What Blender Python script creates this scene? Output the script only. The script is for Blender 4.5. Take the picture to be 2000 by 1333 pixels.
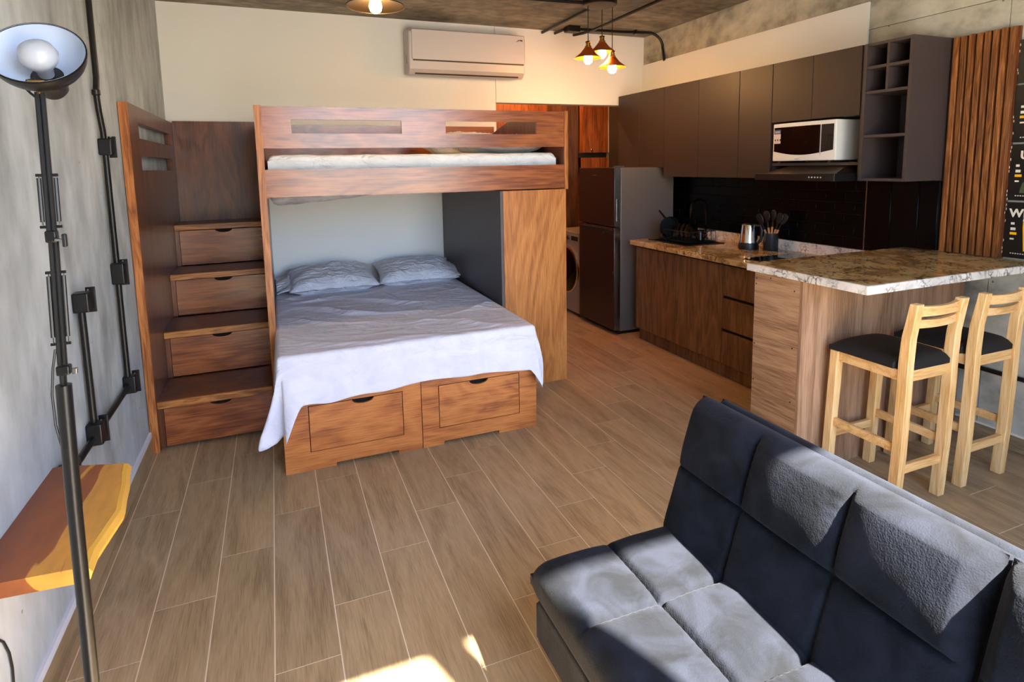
import bpy, bmesh, math, random
from mathutils import Vector, Matrix, noise
for o in list(bpy.data.objects): bpy.data.objects.remove(o)
random.seed(4)
scene = bpy.context.scene
COL = scene.collection
PI = math.pi
# ------------------------------------------------------------------ camera
cam_d = bpy.data.cameras.new('camera'); cam = bpy.data.objects.new('camera', cam_d); COL.objects.link(cam)
rx = Vector((0.9268, -0.3750, -0.0184)); dn = Vector((-0.0633, -0.1077, -0.9922)); fw = Vector((0.3701, 0.9207, -0.1236))
up = -dn
cm = Matrix((( rx.x, up.x, -fw.x, 0), (rx.y, up.y, -fw.y, 0), (rx.z, up.z, -fw.z, 1.57), (0, 0, 0, 1)))
cam.matrix_world = cm
cam_d.sensor_width = 36; cam_d.lens = 1143.32 / 2000 * 36
cam_d.shift_x = 0.00186; cam_d.shift_y = -0.1001
cam_d.clip_start = 0.02
scene.camera = cam
# ------------------------------------------------------------------ world, sun, exposure
W = bpy.data.worlds.new('sky'); scene.world = W; W.use_nodes = True
wn = W.node_tree.nodes; wl = W.node_tree.links
bgn = wn['Background']
sky = wn.new('ShaderNodeTexSky'); sky.sky_type = 'NISHITA'; sky.sun_disc = False
SUNDIR = Vector((-0.27, 0.78, -1.0)).normalized()            # the way the light travels
sky.sun_elevation = math.asin(-SUNDIR.z); sky.sun_rotation = math.atan2(-SUNDIR.x, -SUNDIR.y)
tint = wn.new('ShaderNodeMix'); tint.data_type = 'RGBA'; tint.blend_type = 'MULTIPLY'; tint.inputs[0].default_value = 1.0; tint.inputs[7].default_value = (0.88, 0.98, 1.16, 1)
wl.new(sky.outputs[0], tint.inputs[6]); wl.new(tint.outputs[2], bgn.inputs[0]); bgn.inputs[1].default_value = 0.46
sd = bpy.data.lights.new('sun', 'SUN'); sd.energy = 29.0; sd.angle = math.radians(0.9); sd.color = (1.0, 0.94, 0.84)
so = bpy.data.objects.new('sun', sd); COL.objects.link(so)
so.rotation_euler = SUNDIR.to_track_quat('-Z', 'Y').to_euler(); so.location = (3, -4, 8)
scene.view_settings.view_transform = 'Standard'
scene.view_settings.look = 'None'
scene.view_settings.gamma = 1.0
scene.view_settings.use_curve_mapping = False
scene.view_settings.exposure = 1.65

# ------------------------------------------------------------------ materials
def srgb(r, g, b):
    f = lambda c: (c/255/12.92) if c/255 <= 0.04045 else ((c/255+0.055)/1.055)**2.4
    return (f(r), f(g), f(b), 1)
def newmat(name):
    m = bpy.data.materials.new(name); m.use_nodes = True
    return m, m.node_tree.nodes, m.node_tree.links, m.node_tree.nodes['Principled BSDF']
def plain(name, c, rough=0.5, metal=0, spec=0.5, bump=0, bscale=200, coat=0):
    m, n, l, b = newmat(name)
    b.inputs['Base Color'].default_value = c; b.inputs['Roughness'].default_value = rough
    b.inputs['Metallic'].default_value = metal; b.inputs['Specular IOR Level'].default_value = spec
    b.inputs['Coat Weight'].default_value = coat
    tc = n.new('ShaderNodeTexCoord'); t = n.new('ShaderNodeTexNoise'); t.inputs['Scale'].default_value = bscale if bump else 6
    l.new(tc.outputs['Object'], t.inputs['Vector'])
    if bump:
        bp = n.new('ShaderNodeBump'); bp.inputs['Strength'].default_value = bump; bp.inputs['Distance'].default_value = 0.002
        l.new(t.outputs['Fac'], bp.inputs['Height']); l.new(bp.outputs[0], b.inputs['Normal'])
    else:
        mr = n.new('ShaderNodeMapRange'); mr.inputs[3].default_value = max(0.02, rough-0.05); mr.inputs[4].default_value = min(1, rough+0.05)
        l.new(t.outputs['Fac'], mr.inputs[0]); l.new(mr.outputs[0], b.inputs['Roughness'])
    return m
def ramp(n, stops):
    r = n.new('ShaderNodeValToRGB'); e = r.color_ramp.elements
    e[0].position, e[0].color = stops[0]; e[1].position, e[1].color = stops[-1]
    for p, c in stops[1:-1]:
        x = e.new(p); x.color = c
    return r
def wood(name, dark, mid, light, grain='X', scale=1.0, swirl=1.5, rough=0.4, stretch=9, bump=0.15, ring=5, spec=0.5, var=0.0, coat=0.0):
    m, n, l, b = newmat(name)
    tc = n.new('ShaderNodeTexCoord'); oi = n.new('ShaderNodeObjectInfo')
    off = n.new('ShaderNodeVectorMath'); off.operation = 'MULTIPLY_ADD'; off.inputs[1].default_value = (7.3, 5.1, 3.7)
    l.new(oi.outputs['Random'], off.inputs[0]); l.new(tc.outputs['Object'], off.inputs[2])
    mp = n.new('ShaderNodeMapping'); s = [stretch*scale]*3; s['XYZ'.index(grain)] = scale
    mp.inputs['Scale'].default_value = s; l.new(off.outputs[0], mp.inputs['Vector'])
    n1 = n.new('ShaderNodeTexNoise'); n1.inputs['Scale'].default_value = 0.55; n1.inputs['Detail'].default_value = 3; n1.inputs['Distortion'].default_value = swirl
    l.new(mp.outputs[0], n1.inputs['Vector'])
    mul = n.new('ShaderNodeMath'); mul.operation = 'MULTIPLY'; mul.inputs[1].default_value = ring; l.new(n1.outputs['Fac'], mul.inputs[0])
    pg = n.new('ShaderNodeMath'); pg.operation = 'PINGPONG'; pg.inputs[1].default_value = 0.5; l.new(mul.outputs[0], pg.inputs[0])
    mp2 = n.new('ShaderNodeMapping'); s2 = [60*scale]*3; s2['XYZ'.index(grain)] = 2.5*scale
    mp2.inputs['Scale'].default_value = s2; l.new(off.outputs[0], mp2.inputs['Vector'])
    n2 = n.new('ShaderNodeTexNoise'); n2.inputs['Scale'].default_value = 2.2; n2.inputs['Detail'].default_value = 4; l.new(mp2.outputs[0], n2.inputs['Vector'])
    add = n.new('ShaderNodeMath'); add.operation = 'MULTIPLY_ADD'; add.inputs[1].default_value = 0.62
    l.new(pg.outputs[0], add.inputs[0])
    sc = n.new('ShaderNodeMath'); sc.operation = 'MULTIPLY'; sc.inputs[1].default_value = 0.9; l.new(n2.outputs['Fac'], sc.inputs[0]); l.new(sc.outputs[0], add.inputs[2])
    r = ramp(n, [(0.36, dark), (0.58, mid), (0.82, light)]); l.new(add.outputs[0], r.inputs[0])
    col = r.outputs[0]
    if var:
        hs = n.new('ShaderNodeHueSaturation'); mr = n.new('ShaderNodeMapRange'); mr.inputs[3].default_value = 1-var; mr.inputs[4].default_value = 1+var
        l.new(oi.outputs['Random'], mr.inputs[0]); l.new(mr.outputs[0], hs.inputs['Value']); l.new(col, hs.inputs['Color']); col = hs.outputs[0]
    l.new(col, b.inputs['Base Color'])
    b.inputs['Roughness'].default_value = rough; b.inputs['Specular IOR Level'].default_value = spec; b.inputs['Coat Weight'].default_value = coat; b.inputs['Coat Roughness'].default_value = 0.25
    bp = n.new('ShaderNodeBump'); bp.inputs['Strength'].default_value = bump; bp.inputs['Distance'].default_value = 0.002
    l.new(n2.outputs['Fac'], bp.inputs['Height']); l.new(bp.outputs[0], b.inputs['Normal'])
    return m
def concrete(name, c0, c1, c2, scale=1.2, stretch=(1, 1, 0.25), pits=True, rough=0.8):
    m, n, l, b = newmat(name)
    tc = n.new('ShaderNodeTexCoord'); mp = n.new('ShaderNodeMapping'); mp.inputs['Scale'].default_value = stretch
    l.new(tc.outputs['Object'], mp.inputs['Vector'])
    a = n.new('ShaderNodeTexNoise'); a.inputs['Scale'].default_value = scale; a.inputs['Detail'].default_value = 8; a.inputs['Roughness'].default_value = 0.62; a.inputs['Distortion'].default_value = 0.6
    l.new(mp.outputs[0], a.inputs['Vector'])
    a2 = n.new('ShaderNodeTexNoise'); a2.inputs['Scale'].default_value = scale*7; a2.inputs['Detail'].default_value = 6
    l.new(mp.outputs[0], a2.inputs['Vector'])
    mx = n.new('ShaderNodeMath'); mx.operation = 'MULTIPLY_ADD'; mx.inputs[1].default_value = 0.35
    l.new(a2.outputs['Fac'], mx.inputs[0])
    s = n.new('ShaderNodeMath'); s.operation = 'MULTIPLY'; s.inputs[1].default_value = 0.68; l.new(a.outputs['Fac'], s.inputs[0]); l.new(s.outputs[0], mx.inputs[2])
    r = ramp(n, [(0.36, c0), (0.52, c1), (0.66, c2)]); l.new(mx.outputs[0], r.inputs[0])
    col = r.outputs[0]
    if pits:
        v = n.new('ShaderNodeTexVoronoi'); v.inputs['Scale'].default_value = 9; l.new(tc.outputs['Object'], v.inputs['Vector'])
        g = n.new('ShaderNodeMath'); g.operation = 'LESS_THAN'; g.inputs[1].default_value = 0.055; l.new(v.outputs['Distance'], g.inputs[0])
        mc = n.new('ShaderNodeMix'); mc.data_type = 'RGBA'; l.new(g.outputs[0], mc.inputs[0]); l.new(col, mc.inputs[6]); mc.inputs[7].default_value = c0
        col = mc.outputs[2]
    l.new(col, b.inputs['Base Color']); b.inputs['Roughness'].default_value = rough; b.inputs['Specular IOR Level'].default_value = 0.3
    bp = n.new('ShaderNodeBump'); bp.inputs['Strength'].default_value = 0.35; bp.inputs['Distance'].default_value = 0.006
    l.new(mx.outputs[0], bp.inputs['Height']); l.new(bp.outputs[0], b.inputs['Normal'])
    return m
def granite(name, base, base2, vein, warm, scale=9):
    m, n, l, b = newmat(name)
    tc = n.new('ShaderNodeTexCoord')
    d = n.new('ShaderNodeTexNoise'); d.inputs['Scale'].default_value = 7; d.inputs['Detail'].default_value = 5; l.new(tc.outputs['Object'], d.inputs['Vector'])
    mad = n.new('ShaderNodeVectorMath'); mad.operation = 'MULTIPLY_ADD'; mad.inputs[1].default_value = (0.22, 0.22, 0.22)
    l.new(d.outputs['Color'], mad.inputs[0]); l.new(tc.outputs['Object'], mad.inputs[2])
    v = n.new('ShaderNodeTexVoronoi'); v.feature = 'DISTANCE_TO_EDGE'; v.inputs['Scale'].default_value = scale; l.new(mad.outputs[0], v.inputs['Vector'])
    rv = ramp(n, [(0.0, (1, 1, 1, 1)), (0.05, (0.55, 0.55, 0.55, 1)), (0.13, (0, 0, 0, 1))]); l.new(v.outputs['Distance'], rv.inputs[0])
    k = n.new('ShaderNodeTexNoise'); k.inputs['Scale'].default_value = 11; k.inputs['Detail'].default_value = 6; l.new(tc.outputs['Object'], k.inputs['Vector'])
    km = n.new('ShaderNodeMath'); km.operation = 'MULTIPLY'; rk = ramp(n, [(0.40, (0, 0, 0, 1)), (0.58, (1, 1, 1, 1))]); l.new(k.outputs['Fac'], rk.inputs[0])
    l.new(rk.outputs[0], km.inputs[0]); l.new(rv.outputs[0], km.inputs[1])
    a = n.new('ShaderNodeTexNoise'); a.inputs['Scale'].default_value = 5; a.inputs['Detail'].default_value = 6; a.inputs['Distortion'].default_value = 1; l.new(tc.outputs['Object'], a.inputs['Vector'])
    ra = ramp(n, [(0.38, base2), (0.5, base), (0.62, warm)]); l.new(a.outputs['Fac'], ra.inputs[0])
    mc = n.new('ShaderNodeMix'); mc.data_type = 'RGBA'; l.new(km.outputs[0], mc.inputs[0]); l.new(ra.outputs[0], mc.inputs[6]); mc.inputs[7].default_value = vein
    l.new(mc.outputs[2], b.inputs['Base Color']); b.inputs['Roughness'].default_value = 0.12
    return m
def fabric(name, c, c2, rough=0.9, sheen=0.3, bump=0.3, scale=350, wr=0.0, wscale=6, sheentint=(1, 1, 1, 1)):
    m, n, l, b = newmat(name)
    tc = n.new('ShaderNodeTexCoord')
    a = n.new('ShaderNodeTexNoise'); a.inputs['Scale'].default_value = 9; a.inputs['Detail'].default_value = 7; a.inputs['Distortion'].default_value = 0.8; l.new(tc.outputs['Object'], a.inputs['Vector'])
    r = ramp(n, [(0.35, c), (0.65, c2)]); l.new(a.outputs['Fac'], r.inputs[0]); l.new(r.outputs[0], b.inputs['Base Color'])
    b.inputs['Roughness'].default_value = rough; b.inputs['Sheen Weight'].default_value = sheen; b.inputs['Sheen Roughness'].default_value = 0.5; b.inputs['Sheen Tint'].default_value = sheentint
    b.inputs['Specular IOR Level'].default_value = 0.2
    f = n.new('ShaderNodeTexNoise'); f.inputs['Scale'].default_value = scale; f.inputs['Detail'].default_value = 2; l.new(tc.outputs['Object'], f.inputs['Vector'])
    bp = n.new('ShaderNodeBump'); bp.inputs['Strength'].default_value = bump; bp.inputs['Distance'].default_value = 0.0015; l.new(f.outputs['Fac'], bp.inputs['Height'])
    last = bp
    if wr:
        wnz = n.new('ShaderNodeTexNoise'); wnz.inputs['Scale'].default_value = wscale; wnz.inputs['Detail'].default_value = 3; wnz.inputs['Distortion'].default_value = 2.2
        mp = n.new('ShaderNodeMapping'); mp.inputs['Scale'].default_value = (0.7, 1.6, 1); mp.inputs['Rotation'].default_value = (0, 0, 0.5)
        l.new(tc.outputs['Object'], mp.inputs['Vector']); l.new(mp.outputs[0], wnz.inputs['Vector'])
        b2 = n.new('ShaderNodeBump'); b2.inputs['Strength'].default_value = wr; b2.inputs['Distance'].default_value = 0.03
        l.new(wnz.outputs['Fac'], b2.inputs['Height']); l.new(bp.outputs[0], b2.inputs['Normal']); last = b2
    l.new(last.outputs[0], b.inputs['Normal'])
    return m
def emit(name, c, s):
    m, n, l, b = newmat(name)
    b.inputs['Base Color'].default_value = c; b.inputs['Emission Color'].default_value = c; b.inputs['Emission Strength'].default_value = s
    return m

M = {}
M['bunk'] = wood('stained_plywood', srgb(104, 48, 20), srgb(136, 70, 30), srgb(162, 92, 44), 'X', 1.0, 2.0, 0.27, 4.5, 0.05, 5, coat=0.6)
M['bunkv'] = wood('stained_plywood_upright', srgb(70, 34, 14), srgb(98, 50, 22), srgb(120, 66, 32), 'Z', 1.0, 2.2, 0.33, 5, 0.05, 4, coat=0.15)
M['ply'] = wood('honey_plywood', srgb(150, 88, 34), srgb(180, 112, 50), srgb(198, 132, 66), 'Z', 1.3, 2.4, 0.42, 2.8, 0.08, 5)
M['bedwood'] = wood('bed_plywood', srgb(132, 70, 26), srgb(170, 98, 42), srgb(192, 120, 58), 'X', 1.2, 2.4, 0.42, 2.6, 0.06, 5)
M['edge'] = wood('solid_edge_wood', srgb(112, 62, 22), srgb(158, 96, 42), srgb(188, 124, 62), 'X', 1.6, 1.5, 0.35, 10, 0.1, 6)
M['edgev'] = wood('solid_edge_wood_upright', srgb(124, 66, 24), srgb(164, 96, 42), srgb(190, 120, 60), 'Z', 1.6, 1.5, 0.38, 10, 0.1, 6)
M['dark_gap'] = plain('dark_gap', srgb(18, 12, 8), 0.9)  # near-black stand-in for the shade inside gaps and recesses; screw heads too
M['taupe'] = plain('dark_taupe_laminate', srgb(50, 39, 33), 0.5, bump=0.05)
M['taupe2'] = plain('brown_laminate', srgb(66, 56, 54), 0.5, bump=0.05)
M['greylam'] = plain('dark_grey_laminate', srgb(72, 66, 68), 0.45, bump=0.05)
M['walnut'] = wood('walnut_melamine', srgb(78, 50, 30), srgb(108, 74, 46), srgb(130, 92, 60), 'Z', 1.6, 0.8, 0.45, 10, 0.1, 5)
M['oakh'] = wood('oak_melamine_across', srgb(130, 96, 66), srgb(164, 126, 92), srgb(182, 146, 110), 'Y', 1.5, 0.5, 0.45, 12, 0.1, 4)
M['oakv'] = wood('oak_melamine', srgb(132, 98, 70), srgb(160, 124, 94), srgb(180, 144, 112), 'Z', 1.5, 0.3, 0.45, 12, 0.1, 4)
M['pine'] = wood('pine', srgb(204, 156, 92), srgb(226, 184, 122), srgb(238, 202, 146), 'Z', 2.0, 0.8, 0.5, 8, 0.08, 4, var=0.06)
M['pineh'] = wood('pine_across', srgb(200, 148, 84), srgb(224, 178, 114), srgb(236, 198, 140), 'X', 2.0, 0.8, 0.5, 8, 0.08, 4, var=0.06)
M['slat'] = wood('slat_wood', srgb(92, 50, 20), srgb(132, 78, 36), srgb(160, 102, 52), 'Z', 1.6, 1.6, 0.4, 12, 0.15, 7, var=0.22)
M['hall'] = wood('hall_wood', srgb(92, 42, 16), srgb(142, 72, 30), srgb(164, 90, 42), 'Z', 1.4, 0.7, 0.4, 12, 0.08, 6)
M['hall2'] = wood('hall_wood_dark', srgb(58, 34, 22), srgb(88, 54, 36), srgb(104, 68, 48), 'Z', 1.4, 0.7, 0.45, 12, 0.08, 6)
M['tile'] = wood('wood_look_tile', srgb(130, 108, 78), srgb(154, 130, 97), srgb(170, 146, 112), 'Y', 2.0, 1.0, 0.34, 7, 0.4, 3, var=0.08)
M['grout'] = plain('grout', srgb(226, 208, 184), 0.8)
M['wallL'] = concrete('bluish_concrete', srgb(136, 142, 144), srgb(174, 183, 188), srgb(198, 208, 214), 1.3, (1, 1.2, 0.5))
M['wallR'] = concrete('warm_concrete', srgb(118, 114, 102), srgb(178, 174, 158), srgb(204, 200, 184), 1.6, (1, 0.8, 1))
M['ceil'] = concrete('ceiling_concrete', srgb(88, 82, 72), srgb(132, 124, 110), srgb(170, 160, 144), 1.3, (1.0, 1.5, 1))
M['white'] = plain('cream_paint', srgb(226, 226, 222), 0.75)
M['whitecap'] = plain('white_caulk', srgb(214, 218, 226), 0.6)
M['black'] = plain('black_paint', srgb(12, 12, 13), 0.36, spec=0.4)
M['blackm'] = plain('black_plastic', srgb(16, 16, 17), 0.4)
M['blackgl'] = plain('black_glass', srgb(6, 6, 7), 0.05)
M['blacktile'] = plain('black_glazed_tile', srgb(4, 4, 5), 0.3, spec=0.18)
M['dgrout'] = plain('black_grout', srgb(7, 7, 7), 0.7)
M['steel'] = plain('brushed_steel', srgb(160, 158, 154), 0.22, 1)
M['chrome'] = plain('chrome', srgb(220, 220, 220), 0.08, 1)
M['alu'] = plain('aluminium_trim', srgb(150, 150, 150), 0.3, 1)
M['fridge'] = plain('fridge_grey_side', srgb(112, 106, 100), 0.38, 0.3)
M['fridged'] = plain('fridge_door_steel', srgb(70, 58, 52), 0.25, 0.65)
M['washer'] = plain('washer_grey', srgb(150, 138, 126), 0.4)
M['acw'] = plain('ac_gloss_white', srgb(196, 192, 194), 0.06, coat=0.5)
M['acb'] = plain('ac_body', srgb(188, 180, 178), 0.4)
M['mww'] = plain('microwave_white', srgb(235, 230, 218), 0.25)
M['granite'] = granite('brown_cream_granite', srgb(190, 158, 104), srgb(158, 122, 74), srgb(52, 34, 20), srgb(204, 178, 128), 20)
M['granitee'] = granite('granite_polished_edge', srgb(218, 212, 202), srgb(200, 192, 182), srgb(78, 70, 66), srgb(230, 224, 214), 26)
M['sheet'] = fabric('grey_white_sheet', srgb(206, 206, 218), srgb(216, 216, 226), 0.85, 0.05, 0.1, 500, 0.5, 5)
M['pillow'] = fabric('pillow_case', srgb(200, 202, 212), srgb(212, 214, 222), 0.85, 0.05, 0.1, 500, 1.0, 9)
M['bsheet'] = fabric('white_sheet', srgb(222, 222, 220), srgb(232, 232, 230), 0.85, 0.05, 0.1, 500, 0.9, 7)
M['drape'] = fabric('grey_underside_cloth', srgb(132, 128, 130), srgb(160, 156, 158), 0.9, 0.1, 0.2, 300, 0.5, 9)
M['suede'] = fabric('charcoal_suede', srgb(9, 11, 15), srgb(27, 30, 39), 0.9, 0.04, 0.9, 260, 0.07, 14, (0.8, 0.85, 0.95, 1))
M['seatpad'] = plain('black_vinyl', srgb(9, 9, 10), 0.7, bump=0.1)
M['copper'] = plain('copper_shade', srgb(196, 96, 36), 0.35, 0.6)
M['brass'] = plain('brass_socket', srgb(180, 140, 70), 0.25, 1)
M['bronze'] = plain('dark_bronze', srgb(62, 48, 34), 0.4, 0.6)
M['bulbw'] = emit('warm_bulb', (1.0, 0.56, 0.20, 1), 60)
M['bulby'] = emit('yellow_bulb', (1.0, 0.72, 0.34, 1), 60)
M['bulboff'] = plain('frosted_bulb', srgb(168, 170, 174), 0.25)
M['lampin'] = plain('lamp_inner_white', srgb(184, 194, 210), 0.35)
M['posterk'] = plain('poster_black', srgb(20, 19, 18), 0.3)
M['posterw'] = plain('poster_cream', srgb(228, 222, 204), 0.5)
M['postery'] = plain('poster_yellow', srgb(236, 180, 22), 0.4)
M['posterg'] = plain('poster_green', srgb(70, 84, 56), 0.5)
M['stickb'] = plain('sticker_blue', srgb(50, 66, 92), 0.5)
M['stickp'] = plain('sticker_pale', srgb(214, 200, 192), 0.5)
M['cup'] = plain('dark_green_ceramic', srgb(26, 34, 36), 0.4)
M['woodh'] = plain('beech_handle', srgb(196, 136, 84), 0.5)
def liveedge():
    m, n, l, b = newmat('live_edge_slab')
    tc = n.new('ShaderNodeTexCoord'); mp = n.new('ShaderNodeMapping'); mp.inputs['Scale'].default_value = (6, 1.6, 6); l.new(tc.outputs['Object'], mp.inputs[0])
    a = n.new('ShaderNodeTexNoise'); a.inputs['Scale'].default_value = 0.75; a.inputs['Detail'].default_value = 3; a.inputs['Distortion'].default_value = 1.3; l.new(mp.outputs[0], a.inputs['Vector'])
    sx = n.new('ShaderNodeSeparateXYZ'); l.new(tc.outputs['Object'], sx.inputs[0])
    md = n.new('ShaderNodeMath'); md.operation = 'MULTIPLY_ADD'; md.inputs[1].default_value = -2.4; l.new(sx.outputs[0], md.inputs[0]); l.new(a.outputs['Fac'], md.inputs[2])
    r = ramp(n, [(0.20, srgb(222, 160, 66)), (0.415, srgb(218, 152, 60)), (0.43, srgb(156, 86, 38)), (0.9, srgb(134, 72, 34))]); l.new(md.outputs[0], r.inputs[0])
    f = n.new('ShaderNodeTexNoise'); f.inputs['Scale'].default_value = 5; f.inputs['Detail'].default_value = 8; l.new(mp.outputs[0], f.inputs['Vector'])
    rf = ramp(n, [(0.3, (0.6, 0.6, 0.6, 1)), (0.6, (1, 1, 1, 1))]); l.new(f.outputs['Fac'], rf.inputs[0])
    mc = n.new('ShaderNodeMix'); mc.data_type = 'RGBA'; mc.blend_type = 'MULTIPLY'; mc.inputs[0].default_value = 0.5; l.new(r.outputs[0], mc.inputs[6]); l.new(rf.outputs[0], mc.inputs[7])
    l.new(mc.outputs[2], b.inputs['Base Color']); b.inputs['Roughness'].default_value = 0.35
    return m
M['live'] = liveedge()
M['bark'] = plain('pale_live_edge', srgb(232, 176, 70), 0.5, bump=0.6, bscale=40)

# ------------------------------------------------------------------ mesh helpers
class G:
    def __init__(s): s.v = []; s.f = []
    def add(s, vs, fs):
        o = len(s.v); s.v += [tuple(v) for v in vs]; s.f += [tuple(i+o for i in f) for f in fs]; return s
    def box(s, x0, x1, y0, y1, z0, z1):
        return s.add([(x0,y0,z0),(x1,y0,z0),(x1,y1,z0),(x0,y1,z0),(x0,y0,z1),(x1,y0,z1),(x1,y1,z1),(x0,y1,z1)],
                     [(0,3,2,1),(4,5,6,7),(0,1,5,4),(1,2,6,5),(2,3,7,6),(3,0,4,7)])
    def hexa(s, b, t):   # bottom quad, top quad (ccw from above)
        return s.add(list(b)+list(t), [(0,3,2,1),(4,5,6,7),(0,1,5,4),(1,2,6,5),(2,3,7,6),(3,0,4,7)])
    def beam(s, p0, p1, w, d, side=(1,0,0)):   # square section bar from p0 to p1; w along side, d across
        p0, p1 = Vector(p0), Vector(p1); a = (p1-p0).normalized(); u = Vector(side); u = (u - a*u.dot(a)).normalized(); v = a.cross(u)
        q = [(-1,-1),(1,-1),(1,1),(-1,1)]
        return s.hexa([p0+u*i*w/2+v*j*d/2 for i, j in q], [p1+u*i*w/2+v*j*d/2 for i, j in q])
    def tube(s, pts, r, seg=10, caps=True):
        pts = [Vector(p) for p in pts]; n = len(pts); vs = []; rs = r if isinstance(r, (list, tuple)) else [r]*n
        t = (pts[1]-pts[0]).normalized(); u = t.orthogonal().normalized()
        for i, p in enumerate(pts):
            t = ((pts[min(i+1, n-1)]-pts[max(i-1, 0)])).normalized(); u = (u - t*u.dot(t)).normalized(); w = t.cross(u)
            for k in range(seg):
                a = 2*PI*k/seg; vs.append(p+(u*math.cos(a)+w*math.sin(a))*rs[i])
        fs = [(i*seg+k, i*seg+(k+1)%seg, (i+1)*seg+(k+1)%seg, (i+1)*seg+k) for i in range(n-1) for k in range(seg)]
        if caps: fs += [tuple(range(seg))[::-1], tuple((n-1)*seg+k for k in range(seg))]
        return s.add(vs, fs)
    def lathe(s, c, prof, seg=24, axis=(0,0,1), caps=True):
        c = Vector(c); a = Vector(axis).normalized(); u = a.orthogonal().normalized(); w = a.cross(u); vs = []
        for r, h in prof:
            for k in range(seg):
                t = 2*PI*k/seg; vs.append(c+a*h+(u*math.cos(t)+w*math.sin(t))*r)
        n = len(prof)
        fs = [(i*seg+k, i*seg+(k+1)%seg, (i+1)*seg+(k+1)%seg, (i+1)*seg+k) for i in range(n-1) for k in range(seg)]
        if caps: fs += [tuple(range(seg))[::-1], tuple((n-1)*seg+k for k in range(seg))]
        return s.add(vs, fs)
    def prism(s, poly, axis, d0, d1):     # poly in the two remaining axes, extruded along axis
        ax = 'XYZ'.index(axis)
        def P(a, b, d):
            return {0: (d, a, b), 1: (a, d, b), 2: (a, b, d)}[ax]
        n = len(poly)
        return s.add([P(a, b, d0) for a, b in poly]+[P(a, b, d1) for a, b in poly],
                     [tuple(range(n))[::-1], tuple(range(n, 2*n))]+[(i, (i+1)%n, n+(i+1)%n, n+i) for i in range(n)])
    def cells(s, axis, A, B, filled, d0, d1):   # slab of grid cells with holes
        ax = 'XYZ'.index(axis); idx = {}
        def V(i, j, k):
            if (i, j, k) not in idx:
                a, b, d = A[i], B[j], (d0, d1)[k]; idx[(i, j, k)] = len(s.v); s.v.append({0: (d, a, b), 1: (a, d, b), 2: (a, b, d)}[ax])
            return idx[(i, j, k)]
        nA, nB = len(A)-1, len(B)-1
        F = lambda i, j: 0 <= i < nA and 0 <= j < nB and filled(i, j)
        for i in range(nA):
            for j in range(nB):
                if not F(i, j): continue
                s.f.append((V(i,j,0), V(i,j+1,0), V(i+1,j+1,0), V(i+1,j,0))); s.f.append((V(i,j,1), V(i+1,j,1), V(i+1,j+1,1), V(i,j+1,1)))
                if not F(i-1, j): s.f.append((V(i,j,0), V(i,j,1), V(i,j+1,1), V(i,j+1,0)))
                if not F(i+1, j): s.f.append((V(i+1,j,0), V(i+1,j+1,0), V(i+1,j+1,1), V(i+1,j,1)))
                if not F(i, j-1): s.f.append((V(i,j,0), V(i+1,j,0), V(i+1,j,1), V(i,j,1)))
                if not F(i, j+1): s.f.append((V(i,j+1,0), V(i,j+1,1), V(i+1,j+1,1), V(i+1,j+1,0)))
        return s
    def build(s, name, mat, parent=None, smooth=False, bevel=0, seg=2, loc=None, sharp=35, sub=0, world=True):
        T = Vector((0,0,0))
        if parent is not None and world:
            p = parent
            while p is not None: T += p.location; p = p.parent
        elif loc is not None: T = Vector(loc)
        me = bpy.data.meshes.new(name)
        me.from_pydata([(v[0]-T.x, v[1]-T.y, v[2]-T.z) for v in s.v], [], s.f)
        bm = bmesh.new(); bm.from_mesh(me); bmesh.ops.recalc_face_normals(bm, faces=bm.faces); bm.to_mesh(me); bm.free()
        me.materials.append(M[mat] if isinstance(mat, str) else mat)
        if smooth or bevel:
            me.polygons.foreach_set('use_smooth', [True]*len(me.polygons)); me.set_sharp_from_angle(angle=math.radians(sharp))
        o = bpy.data.objects.new(name, me); COL.objects.link(o)
        if parent is not None: o.parent = parent
        elif loc is not None: o.location = T
        if bevel:
            b = o.modifiers.new('bevel', 'BEVEL'); b.width = bevel; b.segments = seg; b.limit_method = 'ANGLE'; b.angle_limit = math.radians(40); b.harden_normals = False
        if sub:
            b = o.modifiers.new('sub', 'SUBSURF'); b.levels = sub; b.render_levels = sub
        return o
def tag(o, label, cat, group=None, kind=None):
    if label: o['label'] = label
    if cat: o['category'] = cat
    if group: o['group'] = group
    if kind: o['kind'] = kind
    return o
def thing(name, loc, label, cat, group=None, rz=0):
    o = bpy.data.objects.new(name, None); o.empty_display_size = 0.1; COL.objects.link(o); o.location = loc; o.rotation_euler = (0,0,rz)
    return tag(o, label, cat, group)
def struct(name, loc=(0,0,0)):
    o = bpy.data.objects.new(name, None); COL.objects.link(o); o.location = loc; o['kind'] = 'structure'; return o
def copy_tree(o, parent=None):
    c = o.copy(); COL.objects.link(c); c.parent = parent
    for ch in list(o.children): copy_tree(ch, c)
    return c
def text(s, size, mat, parent, loc, rot, ext=0.0006, name='lettering', bold=0.0):
    cu = bpy.data.curves.new(name, 'FONT'); cu.body = s; cu.size = size; cu.extrude = ext; cu.offset = bold; cu.materials.append(M[mat])
    tmp = bpy.data.objects.new(name, cu); COL.objects.link(tmp); dg = bpy.context.evaluated_depsgraph_get(); dg.update()
    me = bpy.data.meshes.new_from_object(tmp.evaluated_get(dg)); bpy.data.objects.remove(tmp)
    if not me.materials: me.materials.append(M[mat])
    o = bpy.data.objects.new(name, me); COL.objects.link(o)
    T = Vector((0,0,0)); p = parent
    while p is not None: T += p.location; p = p.parent
    o.parent = parent; o.location = Vector(loc)-T; o.rotation_euler = rot
    return o
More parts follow.
